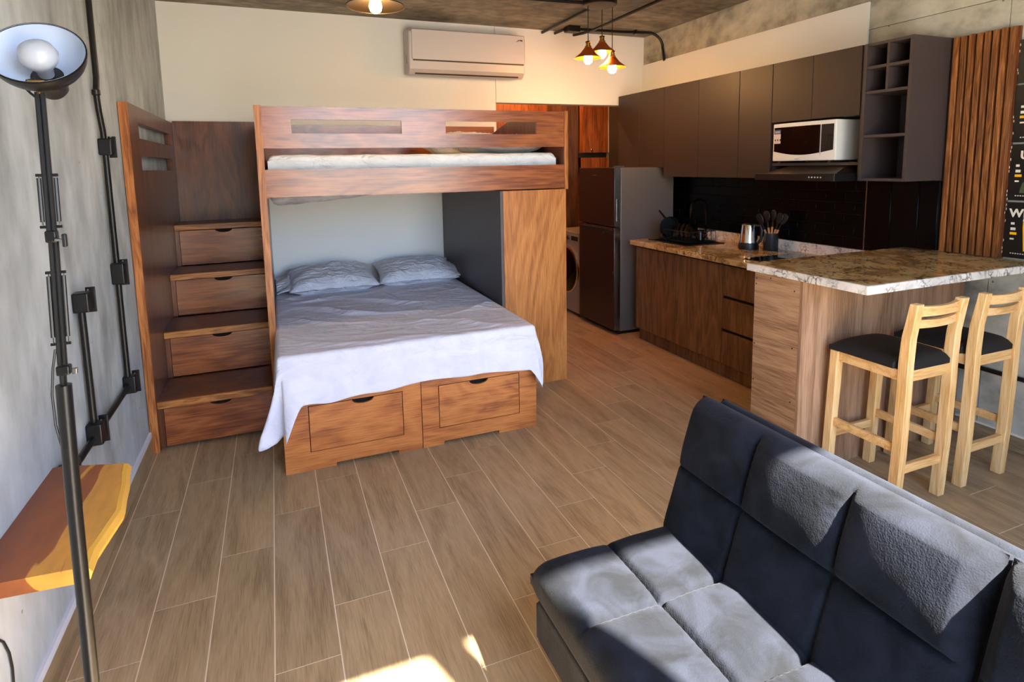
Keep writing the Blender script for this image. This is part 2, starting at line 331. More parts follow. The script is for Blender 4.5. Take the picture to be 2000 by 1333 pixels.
def ellipse_notch(x0, x1, z0, z1, cx, w, d, seg=10):   # rectangle with a half-ellipse notch in its top edge
    pts = [(x0, z0), (x1, z0), (x1, z1)]
    pts += [(cx+w/2*math.cos(a), z1-d*math.sin(a)) for a in [PI*i/seg for i in range(seg+1)]]
    return pts+[(x0, z1)]

# ================================================================== THE ROOM
XL, XR, YB, YW, ZC = -0.727, 3.60, 5.20, -0.40, 2.84
YH = 6.40        # far end of the passage behind the kitchen
# floor: grout bed + wood-look tiles
fl = G().box(XL-0.1, XR+0.1, YW-0.12, YH+0.1, -0.12, -0.0014).build('floor', 'grout'); fl['kind'] = 'structure'
PW, PL, GAP = 0.2015, 0.918, 0.0040
meshes = {}
for k in range(-4, 19):
    xa = -0.088+k*PW; xb = xa+PW-GAP
    xa, xb = max(xa, XL), min(xb, XR)
    if xb-xa < 0.01: continue
    y0 = 1.815+0.2295*k
    n0 = math.floor((YW-y0)/PL)
    y = y0+n0*PL
    while y < YH:
        a, b = max(y+GAP, YW), min(y+PL, YH)
        if b-a > 0.02:
            key = (round(xb-xa, 4), round(b-a, 4))
            if key not in meshes:
                w, h = key
                o = G().box(-w/2, w/2, -h/2, h/2, -0.0014, 0).build('floor_tile', 'tile', fl, world=False); meshes[key] = o.data
            else:
                o = bpy.data.objects.new('floor_tile', meshes[key]); COL.objects.link(o); o.parent = fl
            o.location = ((xa+xb)/2, (a+b)/2, 0)
        y += PL
# left wall
wl_ = G().box(XL-0.15, XL, YW-0.12, YH+0.1, -0.12, ZC).build('wall_left', 'wallL'); wl_['kind'] = 'structure'
# ceiling
ce = G().box(XL-0.15, XR+0.15, YW-0.12, YH+0.1, ZC, ZC+0.15).build('ceiling', 'ceil'); ce['kind'] = 'structure'
# right wall: backing with cast panels separated by thin joints
wr_ = G().box(XR+0.012, XR+0.16, YW-0.12, YH+0.1, -0.12, ZC).build('wall_right', 'wallR'); wr_['kind'] = 'structure'
for (ya, yb, za, zb) in ((YW-0.12, 1.943, 0, ZC), (1.947, YH, 0, 2.388), (1.947, YH, 2.392, ZC)):
    G().box(XR, XR+0.012, ya, yb, za, zb).build('concrete_panel', 'wallR', wr_)
# back wall: drywall sheets
wb = struct('wall_back')
G().box(XL, 1.972, YB, YB+0.12, 0, ZC).build('drywall_sheet', 'white', wb)
G().box(1.976, XR, YB, YB+0.12, 2.157, ZC).build('drywall_sheet', 'white', wb)
# closing wall of the passage
wh = G().box(XL-0.15, XR+0.16, YH, YH+0.1, -0.12, ZC).build('wall_passage', 'hall'); wh['kind'] = 'structure'
tr = G().box(XR-0.016, XR-0.001, 2.73, YB, 2.20, 2.562).build('trim_1', 'white'); tr['kind'] = 'structure'
# window wall behind the camera, two tall panes
ww = struct('wall_window')
def wbox(*a): return G().box(*a).build('wall_section', 'white', ww)
X1, X2, X3, X4 = 0.10, 1.108, 1.22, 2.35
H1 = 2.72
wbox(XL, X1, YW-0.04, YW, 0, ZC); wbox(X4, XR, YW-0.04, YW, 0, ZC); wbox(X1, X2, YW-0.04, YW, H1, ZC)
wbox(X2, X3, YW-0.03, YW-0.005, 0, ZC)
win = struct('window_1', (X1, YW-0.02, 0))
fr = G()
for (a, b) in ((X1, X1+0.02), (X2-0.012, X2)): fr.box(a, b, YW-0.035, YW-0.005, 0.0, H1)
fr.box(X1, X2, YW-0.035, YW-0.005, 0, 0.03)
fr.build('window_frame', 'black', win)
win2 = struct('window_2', (X3, YW-0.02, 0))
fr = G()
fr.box(X3, X3+0.012, YW-0.035, YW-0.005, 0, ZC); fr.box(X4-0.03, X4, YW-0.035, YW-0.005, 0, ZC); fr.box(X3, X4, YW-0.035, YW-0.005, 0, 0.03)
fr.build('window_frame', 'black', win2)
# unseen ground outside, added to reflect light up into the room
te = G().box(-6, 9, -8, YW-0.12, -0.2, -0.05).build('bounce_ground', plain('bounce_concrete', srgb(170, 165, 155), 0.8)); te['kind'] = 'structure'
# skirting of the left wall with its white cap
sk = struct('baseboard_left')
y = YW; j = 0
for ye in (0.55, 1.47, 2.39, 3.31, 3.645):
    G().box(XL, XL+0.010, y+0.002, ye, 0.002, 0.098).build('skirting_tile', 'tile', sk); y = ye
G().box(XL, XL+0.012, YW, 3.645, 0.0985, 0.128).build('white_cap', 'whitecap', sk)
sk = struct('baseboard_right')
for (a, b) in ((YW, 0.5), (0.503, 1.42), (1.423, 2.34)):
    G().box(XR-0.010, XR, a, b, 0.002, 0.085).build('skirting_tile', 'tile', sk)
G().box(XR-0.012, XR, YW, 2.34, 0.0855, 0.096).build('cream_cap', 'posterw', sk)

# ================================================================== BUNK BED
YF = 3.70
bk = thing('bunk_bed', (0.93, 4.45, 0), 'tall reddish-brown plywood bunk frame with slotted guard rail, bridging over the double bed', 'bunk bed')
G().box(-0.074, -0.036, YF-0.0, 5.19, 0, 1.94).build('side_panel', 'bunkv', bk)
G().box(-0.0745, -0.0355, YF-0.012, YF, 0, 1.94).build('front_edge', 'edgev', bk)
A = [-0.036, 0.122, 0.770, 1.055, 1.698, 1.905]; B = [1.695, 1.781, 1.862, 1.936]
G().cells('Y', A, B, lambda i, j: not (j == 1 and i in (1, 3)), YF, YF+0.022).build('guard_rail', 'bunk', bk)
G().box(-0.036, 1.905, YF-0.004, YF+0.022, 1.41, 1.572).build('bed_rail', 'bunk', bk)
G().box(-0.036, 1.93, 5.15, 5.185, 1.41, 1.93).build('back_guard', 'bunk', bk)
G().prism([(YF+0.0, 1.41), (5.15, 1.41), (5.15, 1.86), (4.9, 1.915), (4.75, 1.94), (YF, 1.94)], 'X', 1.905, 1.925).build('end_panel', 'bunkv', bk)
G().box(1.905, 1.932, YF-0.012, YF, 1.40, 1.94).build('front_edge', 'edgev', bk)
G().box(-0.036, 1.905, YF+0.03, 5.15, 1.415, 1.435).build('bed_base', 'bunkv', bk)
g = G()
for i in range(6): g.box(-0.036, 1.905, 3.80+i*0.22, 3.86+i*0.22, 1.40, 1.415)
g.build('bed_slats', 'bunk', bk)
# wardrobe carrying the right end
wd = thing('wardrobe', (1.67, 4.45, 0), 'plywood-fronted wardrobe with a dark grey side, standing under the right end of the bunk', 'wardrobe')
G().box(1.447, 1.925, YF+0.012, YF+0.032, 0.0, 1.399).build('front_panel', 'ply', wd)
G().box(1.425, 1.445, YF+0.012, 5.19, 0.0, 1.399).build('side_panel', 'greylam', wd)
G().box(1.905, 1.925, YF+0.034, 5.19, 0.0, 1.399).build('side_panel', 'ply', wd)
G().box(1.446, 1.904, YF+0.034, 5.19, 1.375, 1.395).build('top_panel', 'greylam', wd)

def cushion(W, D, T, nx, ny, fbulge, r=0.03, edge=None):
    """closed pad; local x in [0,W], y in [0,D], z in [0,T]; fbulge(x,y)->extra height on top"""
    def axis(L, n):
        m = 6; a = [r*(1-math.cos(PI/2*i/m)) for i in range(m)]
        return a+[r+(L-2*r)*i/(n) for i in range(n+1)]+[L-v for v in reversed(a)]
    X, Y = axis(W, nx), axis(D, ny); g = G(); NX, NY = len(X), len(Y)
    def rd(d): return 0 if d >= r else r-math.sqrt(max(0, r*r-(r-d)**2))
    for top in (1, 0):
        for x in X:
            for y in Y:
                dx = min(x, W-x); dy = min(y, D-y)
                e = min(r, rd(dx)+rd(dy))
                z = (T-e+fbulge(x, y)*(min(1, dx/r))*(min(1, dy/r))) if top else e*min(1, T/2/r)
                g.v.append((x, y, z))
    o = NX*NY
    for i in range(NX-1):
        for j in range(NY-1):
            a = i*NY+j; g.f.append((a, a+NY, a+NY+1, a+1)); g.f.append((o+a, o+a+1, o+a+NY+1, o+a+NY))
    ring = [i*NY for i in range(NX)]+[(NX-1)*NY+j for j in range(1, NY)]+[i*NY+NY-1 for i in range(NX-2, -1, -1)]+[j for j in range(NY-2, 0, -1)]
    n = len(ring)
    for k in range(n):
        a, b = ring[k], ring[(k+1)%n]; g.f.append((a, b, o+b, o+a))
    return g
def place(g, loc, rot=None):
    m = Matrix.Translation(loc) @ (rot.to_4x4() if rot else Matrix.Identity(4))
    g.v = [tuple(m @ Vector(v)) for v in g.v]; return g
def nz(x, y, s, seed=0): return noise.noise(Vector((x*s, y*s, seed*3.17)))

# top mattress + pillows
tm = cushion(1.90, 1.34, 0.215, 60, 24, lambda x, y: 0.006*nz(x, y, 3, 1)+0.004*nz(x, y, 11, 2), 0.035)
tm = place(tm, (-0.02, 3.775, 1.442)).build('mattress', 'bsheet', None, True, loc=(0.93, 4.45, 1.436)); tag(tm, 'thin mattress in a white fitted sheet on the upper bunk', 'mattress')
def pillow_mesh(w, d, h, seed):
    g = G(); n, m = 60, 40
    for top in (1, -1):
        for i in range(n+1):
            for j in range(m+1):
                u, v = -1+2*i/n, -1+2*j/m
                k = max(0, (1-abs(u)**2.6))**0.55*max(0, (1-abs(v)**2.6))**0.55
                pinch = 1-0.07*(1-abs(v)**2)*abs(u)**3; pv = 1-0.09*(1-abs(u)**2)*abs(v)**3
                z = top*h/2*k*(1+0.16*nz(u, v, 1.7, seed)+0.07*nz(u, v, 5, seed+1)) + 0.006*nz(u, v, 6, seed+2) + (0.012*k*max(0, nz(u, v, 1.2, seed+9)+0.35)*(2*(1-abs(math.sin((u*5+v*2.5+2.2*nz(u, v, 1.8, seed+4))*1.6)))**1.6-0.8) if top > 0 else 0)
                g.v.append((u*w/2*pinch, v*d/2*pv, z))
    o = (n+1)*(m+1)
    for i in range(n):
        for j in range(m):
            a = i*(m+1)+j; g.f.append((a, a+m+1, a+m+2, a+1)); g.f.append((o+a, o+a+1, o+a+m+2, o+a+m+1))
    ring = [i*(m+1) for i in range(n+1)]+[n*(m+1)+j for j in range(1, m+1)]+[i*(m+1)+m for i in range(n-1, -1, -1)]+[j for j in range(m-1, 0, -1)]
    for k in range(len(ring)):
        a, b = ring[k], ring[(k+1)%len(ring)]; g.f.append((a, b, o+b, o+a))
    return g
def hem(p, side, w, d, h, mat):
    g = G(); n, m = 8, 14
    for i in range(n+1):
        for j in range(m+1):
            a, t = i/n, -1+2*j/m
            for q in (0,): g.v.append((side*(w/2*0.93+0.105*a), t*d*(0.36-0.03*a), -0.004-0.030*a+0.018*math.sin(t*5+a*2)*a+0.012*(1-t*t)))
    for i in range(n):
        for j in range(m): k = i*(m+1)+j; g.f.append((k, k+m+1, k+m+2, k+1))
    return g
def pillow(loc, w, d, h, tilt, rz, seed, label, mat, group=None, hemside=0):
    R_ = Matrix.Rotation(rz, 3, 'Z') @ Matrix.Rotation(tilt, 3, 'X')
    g = place(pillow_mesh(w, d, h, seed), loc, R_)
    o = g.build('pillow', mat, None, True, loc=(loc[0], loc[1], loc[2]-h/2), sharp=80)
    if hemside:
        hg = place(hem(None, hemside, w, d, h, mat), loc, R_); ho = hg.build('open_hem', mat, o, True, sharp=80)
        sm_ = ho.modifiers.new('solid', 'SOLIDIFY'); sm_.thickness = 0.012; sm_.offset = 0
    return tag(o, label, 'pillow', group)
pillow((1.50, 4.62, 1.742), 0.74, 0.46, 0.20, 0.08, 0.0, 5, 'white pillow lying on the upper bunk, seen through the right slot of the rail', 'bsheet')
pillow((1.60, 4.10, 1.722), 0.66, 0.40, 0.13, -0.1, 0.05, 8, 'flat pale pillow lying at the front right of the upper bunk, under the rail', 'pillow')
# underside cloth hanging below the bunk
g = G(); n, m = 30, 8
for i in range(n+1):
    u = i/n; x = -0.02+0.60*u
    drop = 0.058*(1-u)**0.8*(1-math.exp(-u*40))+0.004
    for j in range(m+1):
        v = j/m; y = 3.775+0.30*v
        g.v.append((x, y, 1.405-drop*(1-math.exp(-v*14))*(1-0.25*v)-0.006*nz(x, y, 14, 3)*min(1, v*6)))
for i in range(n):
    for j in range(m): a = i*(m+1)+j; g.f.append((a, a+m+1, a+m+2, a+1))
o = g.build('hanging_cloth', 'drape', None, True, loc=(0.28, 3.9, 1.36), sharp=80); sm = o.modifiers.new('solid', 'SOLIDIFY'); sm.thickness = 0.004
tag(o, 'loose grey cloth sagging below the front rail at the left end of the upper bunk', 'cloth')

# ================================================================== STAIRS WITH DRAWERS
st = thing('storage_stairs', (-0.38, 4.4, 0), 'reddish-brown plywood staircase of four treads with drawers, between the concrete wall and the bunk', 'stairs')
A = [3.66, 3.90, 5.05, 5.185]; B = [0, 1.582, 1.666, 1.762, 1.850, 1.94]
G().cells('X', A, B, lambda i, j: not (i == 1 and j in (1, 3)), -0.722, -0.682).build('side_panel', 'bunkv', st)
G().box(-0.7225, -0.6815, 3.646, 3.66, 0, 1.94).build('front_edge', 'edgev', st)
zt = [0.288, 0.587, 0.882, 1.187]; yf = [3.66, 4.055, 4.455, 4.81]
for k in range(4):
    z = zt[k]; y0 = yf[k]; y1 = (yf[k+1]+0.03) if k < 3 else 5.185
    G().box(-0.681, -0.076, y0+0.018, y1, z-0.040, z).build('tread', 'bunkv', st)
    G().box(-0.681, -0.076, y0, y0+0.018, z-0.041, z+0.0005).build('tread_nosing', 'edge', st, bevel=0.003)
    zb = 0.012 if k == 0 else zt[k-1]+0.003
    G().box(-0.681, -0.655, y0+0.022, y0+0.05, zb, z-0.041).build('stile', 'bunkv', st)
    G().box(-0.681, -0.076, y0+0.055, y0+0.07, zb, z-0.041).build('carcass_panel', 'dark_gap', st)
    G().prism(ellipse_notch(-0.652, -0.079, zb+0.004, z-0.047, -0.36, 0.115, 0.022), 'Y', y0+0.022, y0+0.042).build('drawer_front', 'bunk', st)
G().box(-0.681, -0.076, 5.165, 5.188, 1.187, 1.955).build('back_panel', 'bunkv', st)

# ================================================================== DOUBLE BED
bd = thing('double_bed', (0.683, 4.1, 0), 'low double bed base with two drawers in its foot, honey-brown plywood, under the bunk', 'bed')
for (a, b, d0, d1, cx, n0, n1) in ((-0.03, 0.690, 0.096, 0.589, 0.376, 0.223, 0.555), (0.694, 1.393, 0.790, 1.284, 1.031, 0.815, 1.150)):
    zt_, zd0, zd1 = 0.392, 0.100, 0.352
    # front frame with drawer opening and low plinth notch
    g = G().cells('Y', [a, n0, d0, d1, n1, b] if n0 < d0 else [a, d0, n0, n1, d1, b], [0.0, 0.020, zd0, zd1, zt_],
                  (lambda A_: (lambda i, j: not (j == 0 and A_[i] >= n0-1e-6 and A_[i+1] <= n1+1e-6) and not (j == 2 and A_[i] >= d0-1e-6 and A_[i+1] <= d1+1e-6)))(sorted([a, d0, d1, n0, n1, b])), 3.09, 3.108) if False else None
    XS = sorted([a, d0, d1, n0, n1, b])
    g = G().cells('Y', XS, [0.0, 0.018, zd0, zd1, zt_], lambda i, j: not (j == 0 and XS[i] >= n0-1e-6 and XS[i+1] <= n1+1e-6) and not (j == 2 and XS[i] >= d0-1e-6 and XS[i+1] <= d1+1e-6), 3.09, 3.108)
    g.build('front_frame', 'bedwood', bd)
    G().prism(ellipse_notch(d0+0.004, d1-0.004, zd0+0.004, zd1-0.004, cx, 0.115, 0.026), 'Y', 3.0895, 3.1055).build('drawer_front', 'bedwood', bd)
    G().box(a+0.02, b-0.02, 3.13, 3.14, 0.03, zt_-0.01).build('drawer_interior', 'dark_gap', bd)
G().box(-0.03, -0.012, 3.108, 5.17, 0, 0.392).build('side_board', 'bedwood', bd)
G().box(1.375, 1.393, 3.108, 5.17, 0, 0.392).build('side_board', 'bedwood', bd)
G().box(-0.012, 1.375, 3.108, 5.17, 0.374, 0.392).build('bed_deck', 'bedwood', bd)
# mattress
mt = place(cushion(1.40, 2.02, 0.222, 24, 30, lambda x, y: 0.0, 0.05), (-0.018, 3.135, 0.393)).build('mattress', 'bsheet', None, True, loc=(0.683, 4.1, 0.393))
tag(mt, 'thick mattress of the lower double bed, under the grey-white sheet', 'mattress')
# sheet draped over it, falling over the foot and the left side
MX0, MX1, MY0, MY1, ZT = -0.020, 1.385, 3.128, 5.10, 0.622
OL, OR, OF = 0.272, 0.13, 0.243
g = G()
def lin(a, b, n): return [a+(b-a)*i/n for i in range(n+1)]
US = lin(-OL, 0, 20)[:-1]+lin(0, MX1-MX0, 150)+lin(MX1-MX0, MX1-MX0+OR, 10)[1:]
VS = lin(-OF-0.04, 0, 24)[:-1]+lin(0, MY1-MY0, 200)
LX = MX1-MX0
def ridge(t): return 2*(1-abs(math.sin(t/2)))**1.5-0.8
def sheet_pt(u, v):
    # u: across, v: along from the foot; negative = hanging part
    du = -u if u < 0 else (u-LX if u > LX else 0); dv = -v if v < 0 else 0
    sx = -1 if u < 0 else 1
    hem = OF+0.012*math.sin(u*5+0.6)
    hem += 0.17*min(1, max(0, 1-u/0.09))**1.4 + 0.10*min(1, max(0, 1-(LX-u)/0.06))**1.4
    if v < 0: dv = dv/(OF+0.04)*hem
    x = MX0+min(max(u, 0), LX); y = MY0+max(v, 0); r = 0.022
    d = math.hypot(du, dv)
    dcap = 0.44
    if d > 0:
        ux, uy = sx*du/d, -dv/d
        a = min(d/r, PI/2)
        out = r*math.sin(a); down = r*(1-math.cos(a)); rest = max(0, min(d, dcap+0.02*(d-dcap) if d > dcap else d)-r*PI/2); down += rest*0.985
        corner = min(du, dv)/0.27
        ang = math.atan2(dv, du)
        flare = rest*0.10 + corner*rest*(0.20+0.16*math.cos(ang*6+0.5))
        if dv > 0 and du == 0: flare += 0.05*rest/0.2+0.012*math.sin(u*15+3*nz(u, 0, 2, 5))*rest/0.2 + 0.016*max(0, 1-u/0.4)*math.sin(u*34)*rest/0.2
        x += ux*(out+flare)*1.0; y += uy*(out+flare)
        z = ZT-down+corner*0.02
        if dv > 0: y = min(y, MY0-0.050*min(1, dv/0.09)-0.3*max(0, -(math.sin(u*15+3*nz(u, 0, 2, 5))))*0*dv)
    else:
        z = ZT
        e = min(u, LX-u, v)
        amp = min(1, e/0.08)
        # wrinkles fanning from the middle
        w = 0
        w += 0.017*ridge((u*9+v*17)+3*nz(u, v, 2.2, 4))*max(0, nz(u, v, 1.6, 7)+0.30)
        w += 0.014*ridge((u*10-v*22)+4*nz(u, v, 3, 9))*max(0, nz(u, v, 2.3, 11)+0.22)
        w += 0.010*nz(u, v, 1.5, 13)+0.004*nz(u, v, 7, 15)
        w += 0.012*math.exp(-((u-0.33-0.06*math.sin(v*4))/0.012)**2)*math.exp(-((v-1.35)/0.16)**2)
        w += 0.010*math.exp(-((u-0.78+0.25*(v-1.2))/0.014)**2)*math.exp(-((v-1.25)/0.2)**2)
        z += max(w*amp, -0.0035)+0.002
    return (x, y, z)
for u in US:
    for v in VS: g.v.append(sheet_pt(u, v))
NV = len(VS)
for i in range(len(US)-1):
    for j in range(NV-1): a = i*NV+j; g.f.append((a, a+NV, a+NV+1, a+1))
sh = g.build('bed_sheet', 'sheet', None, True, loc=(0.683, 4.1, 0.62), sharp=80); s_ = sh.modifiers.new('solid', 'SOLIDIFY'); s_.thickness = 0.003; s_.offset = 1
tag(sh, 'pale grey top sheet draped over the double bed, one corner hanging left of the drawers', 'sheet')
pillow((0.395, 4.83, 0.705), 0.68, 0.46, 0.185, 0.22, 0.03, 1, 'pale grey pillow on the double bed, the left one beside the stairs', 'pillow', 'pillows on the double bed', -1)
pillow((1.075, 4.85, 0.705), 0.66, 0.46, 0.185, 0.22, -0.03, 2, 'pale grey pillow on the double bed, the right one against the dark wardrobe side', 'pillow', 'pillows on the double bed', 1)

# ================================================================== AIR CONDITIONER
ac = thing('air_conditioner', (1.65, 5.1, 2.36), 'white split air conditioner mounted high on the cream back wall', 'air conditioner')
prof = [(5.198, 2.372), (5.06, 2.355), (5.012, 2.40), (4.998, 2.48), (4.995, 2.70), (5.03, 2.735), (5.198, 2.735)]
G().prism(prof, 'X', 1.125, 2.19).build('body', 'acb', ac, bevel=0.012, seg=3)
G().box(1.150, 2.178, 4.982, 4.997, 2.475, 2.722).build('front_panel', 'acw', ac, bevel=0.007, seg=3)
G().prism([(5.006, 2.468), (5.020, 2.472), (5.058, 2.368), (5.046, 2.362)], 'X', 1.19, 2.13).build('louver', 'acb', ac, bevel=0.002)
G().box(1.1245, 1.132, 5.08, 5.09, 2.45, 2.52).build('side_slot', 'dark_gap', ac)
G().box(1.16, 2.17, 4.9895, 4.999, 2.4655, 2.4735).build('panel_gap_shade', 'bronze', ac)  # dark strip painted in as shading under the front panel
G().prism([(5.0085, 2.4655), (5.014, 2.466), (5.052, 2.364), (5.0455, 2.3605)], 'X', 1.184, 2.136).build('louver_gap_shade', 'bronze', ac)  # dark outline standing in for the shade around the louver
# faint dark maker's mark
mk = G()
for (x, z, w, h) in ((2.098, 2.668, 0.012, 0.004), (2.106, 2.671, 0.010, 0.005), (2.114, 2.676, 0.014, 0.007), (2.126, 2.678, 0.008, 0.004), (2.134, 2.676, 0.007, 0.012), (2.141, 2.673, 0.016, 0.011)):
    mk.box(x, x+w, 4.9805, 4.983, z, z+h)
mk.build('badge', 'bronze', ac)

# ================================================================== KITCHEN BASE
YE = 2.375
kb = thing('base_cabinet', (3.27, 3.8, 0), 'walnut-look base cabinet with two plain doors below the sink', 'cabinet', None)
G().box(2.97, 3.58, 3.262, 4.345, 0.11, 0.735).build('carcass', 'dark_gap', kb)
G().box(2.97, 2.985, 3.262, 4.345, 0.7355, 0.85).build('gap_shade_strip', 'dark_gap', kb)  # dark strip added as the shaded gap between doors and counter
for (a, b) in ((3.264, 3.800), (3.803, 4.345)): G().box(2.95, 2.968, a, b, 0.113, 0.838).build('door', 'walnut', kb, bevel=0.001)
G().box(2.99, 3.005, 3.262, 4.345, 0, 0.109).build('toe_kick', 'walnut', kb)
kd = thing('drawer_cabinet', (3.27, 2.9, 0), 'walnut-look base cabinet with three handleless drawers, beside the island end', 'cabinet', None)
G().box(2.97, 3.58, YE, 3.260, 0.11, 0.85).build('carcass', 'dark_gap', kd)
for (a, b) in ((0.618, 0.838), (0.374, 0.596), (0.113, 0.352)): G().box(2.95, 2.968, YE+0.02, 3.259, a, b).build('drawer_front', 'walnut', kd, bevel=0.001)
G().box(2.99, 3.005, YE+0.02, 3.260, 0, 0.109).build('toe_kick', 'walnut', kd)
# counter top with sink opening
ct = thing('kitchen_countertop', (3.24, 3.4, 0.855), 'brown and cream granite countertop along the black tiled wall', 'countertop')
SX0, SX1, SY0, SY1 = 3.05, 3.42, 3.80, 4.28
G().cells('Z', [2.90, SX0, SX1, 3.578], [YE+0.005, SY0, SY1, 4.36], lambda i, j: not (i == 1 and j == 1), 0.862, 0.900).build('slab', 'granite', ct)
G().box(2.890, 2.8995, YE+0.005, 4.36, 0.860, 0.8995).build('front_edge', 'granite', ct, bevel=0.003)
G().box(3.556, 3.578, YE+0.005, 4.36, 0.9005, 0.975).build('upstand', 'granitee', ct)
# sink
sn = thing('sink', (3.235, 4.04, 0.75), 'black undermount kitchen sink set in the granite by the fridge', 'sink')
g = G().cells('Z', [SX0-0.012, SX0+0.012, SX1-0.012, SX1+0.012], [SY0-0.012, SY0+0.012, SY1-0.012, SY1+0.012], lambda i, j: not (i == 1 and j == 1), 0.9005, 0.906)
g.build('rim', 'blackm', sn)
g = G().box(SX0+0.002, SX0+0.010, SY0+0.002, SY1-0.002, 0.75, 0.9).box(SX1-0.010, SX1-0.002, SY0+0.002, SY1-0.002, 0.75, 0.9).box(SX0+0.010, SX1-0.010, SY0+0.002, SY0+0.010, 0.75, 0.9).box(SX0+0.010, SX1-0.010, SY1-0.010, SY1-0.002, 0.75, 0.9).box(SX0+0.002, SX1-0.002, SY0+0.002, SY1-0.002, 0.742, 0.75)
g.build('basin', 'blackm', sn)
fa = thing('faucet', (3.50, 4.10, 0.9), 'tall black gooseneck faucet standing behind the sink', 'faucet')
G().lathe((3.50, 4.10, 0.9), [(0.026, 0.0005), (0.026, 0.012), (0.016, 0.016), (0.016, 0.04)], 16).build('base', 'blackm', fa, True)
pts = [(3.50, 4.10, 0.93), (3.50, 4.10, 1.17)]+[(3.50-0.08+0.08*math.cos(a), 4.10, 1.17+0.08*math.sin(a)) for a in [PI*i/10 for i in range(1, 11)]]+[(3.34, 4.10, 1.09)]
G().tube(pts, 0.011, 10).build('spout', 'blackgl', fa, True)
G().tube([(3.50, 4.085, 0.96), (3.50, 4.04, 0.985)], 0.006, 8).build('lever', 'chrome', fa, True)
# dish rack with things in it
dr = thing('dish_rack', (3.28, 4.05, 0.906), 'black wire dish rack standing over the sink', 'dish rack')
g = G()
for z in (0.914, 1.00):
    g.tube([(3.13, 3.86, z), (3.40, 3.86, z), (3.40, 4.26, z), (3.13, 4.26, z), (3.13, 3.86, z)], 0.0035, 6)
for k in range(9):
    y = 3.86+0.05*k; g.tube([(3.13, y, 1.00), (3.13, y, 0.914), (3.40, y, 0.914), (3.40, y, 1.00)], 0.0025, 6)
g.build('wire_frame', 'blackm', dr, True)
pn = thing('frying_pan', (3.20, 4.22, 0.915), 'black frying pan standing on edge in the dish rack next to the fridge', 'pan')
G().lathe((3.20, 4.235, 1.015), [(0.075, 0.0), (0.082, -0.012), (0.092, -0.030), (0.094, -0.030), (0.086, -0.008), (0.078, 0.004)], 28, (0.15, 1, 0.1)).build('pan_body', 'blackm', pn, True)
G().tube([(3.17, 4.23, 1.09), (3.10, 4.225, 1.16)], [0.009, 0.008], 8).build('handle', 'blackm', pn, True)
for q, (yy, rr) in enumerate(((4.02, 0.070), (4.08, 0.068), (4.14, 0.066))):
    o = G().lathe((3.27, yy, 0.992), [(0.02, 0.004), (rr*0.6, 0.004), (rr, -0.008), (rr, -0.011), (rr*0.6, 0.0), (0.02, 0.0)], 24, (0.0, 1, 0.12)).build('plate', 'blackgl', None, True, loc=(3.27, yy, 0.92))
    tag(o, 'small black plate upright in the dish rack, %s' % ('nearest the kettle', 'middle of three', 'nearest the frying pan')[q], 'plate', 'black plates in the dish rack')
mg = thing('mug', (3.29, 3.92, 0.916), 'black mug in the near end of the dish rack', 'mug')
G().lathe((3.29, 3.92, 0.9165), [(0.030, 0), (0.038, 0.01), (0.040, 0.09), (0.037, 0.09), (0.034, 0.012)], 20).build('cup_body', 'blackgl', mg, True)
G().tube([(3.29+0.0, 3.88, 0.99), (3.29, 3.862, 0.985), (3.29, 3.856, 0.965), (3.29, 3.864, 0.945), (3.29, 3.882, 0.94)], 0.005, 8).build('handle', 'blackgl', mg, True)
# kettle
kt = thing('kettle', (3.37, 3.46, 0.9), 'electric kettle with polished steel body and black base', 'kettle')
G().lathe((3.37, 3.46, 0.9), [(0.074, 0.001), (0.076, 0.02), (0.070, 0.045), (0.068, 0.052)], 28).build('base', 'blackm', kt, True)
G().lathe((3.37, 3.46, 0.9), [(0.068, 0.0525), (0.066, 0.06), (0.055, 0.186), (0.053, 0.190)], 32).build('body', 'chrome', kt, True)
G().lathe((3.37, 3.46, 0.9), [(0.053, 0.1905), (0.048, 0.196), (0.012, 0.199), (0.001, 0.1995)], 28).build('lid', 'blackm', kt, True)
G().tube([(3.385, 3.41, 1.085), (3.40, 3.375, 1.085), (3.405, 3.365, 1.05), (3.40, 3.368, 0.98), (3.39, 3.385, 0.95)], 0.011, 10).build('handle', 'blackm', kt, True)
G().tube([(3.405, 3.49, 1.05), (3.435, 3.505, 1.08)], [0.016, 0.012], 10).build('spout', 'chrome', kt, True)
# utensil crock with utensils
uc = G().lathe((3.45, 3.32, 0.9), [(0.050, 0.001), (0.052, 0.005), (0.052, 0.132), (0.047, 0.132), (0.046, 0.01)], 26, caps=False)
uc.add([(3.45+0.046*math.cos(2*PI*k/26), 3.32+0.046*math.sin(2*PI*k/26), 0.91) for k in range(26)], [tuple(range(26))])
uc.add([(3.45+0.050*math.cos(2*PI*k/26), 3.32+0.050*math.sin(2*PI*k/26), 0.901) for k in range(26)], [tuple(range(26))[::-1]])
uc = uc.build('utensil_holder', 'cup', None, True, loc=(3.45, 3.32, 0.9)); tag(uc, 'dark green round crock full of cooking utensils on the granite', 'utensil holder')
kinds = [('slotted_turner', -0.028, 0.030, 'leaning furthest left'), ('ladle', -0.010, 0.012, 'second from the left'), ('cooking_spoon', 0.006, -0.002, 'upright in the middle'), ('pasta_server', 0.018, -0.018, 'second from the right'), ('spatula', 0.028, -0.030, 'leaning furthest right')]
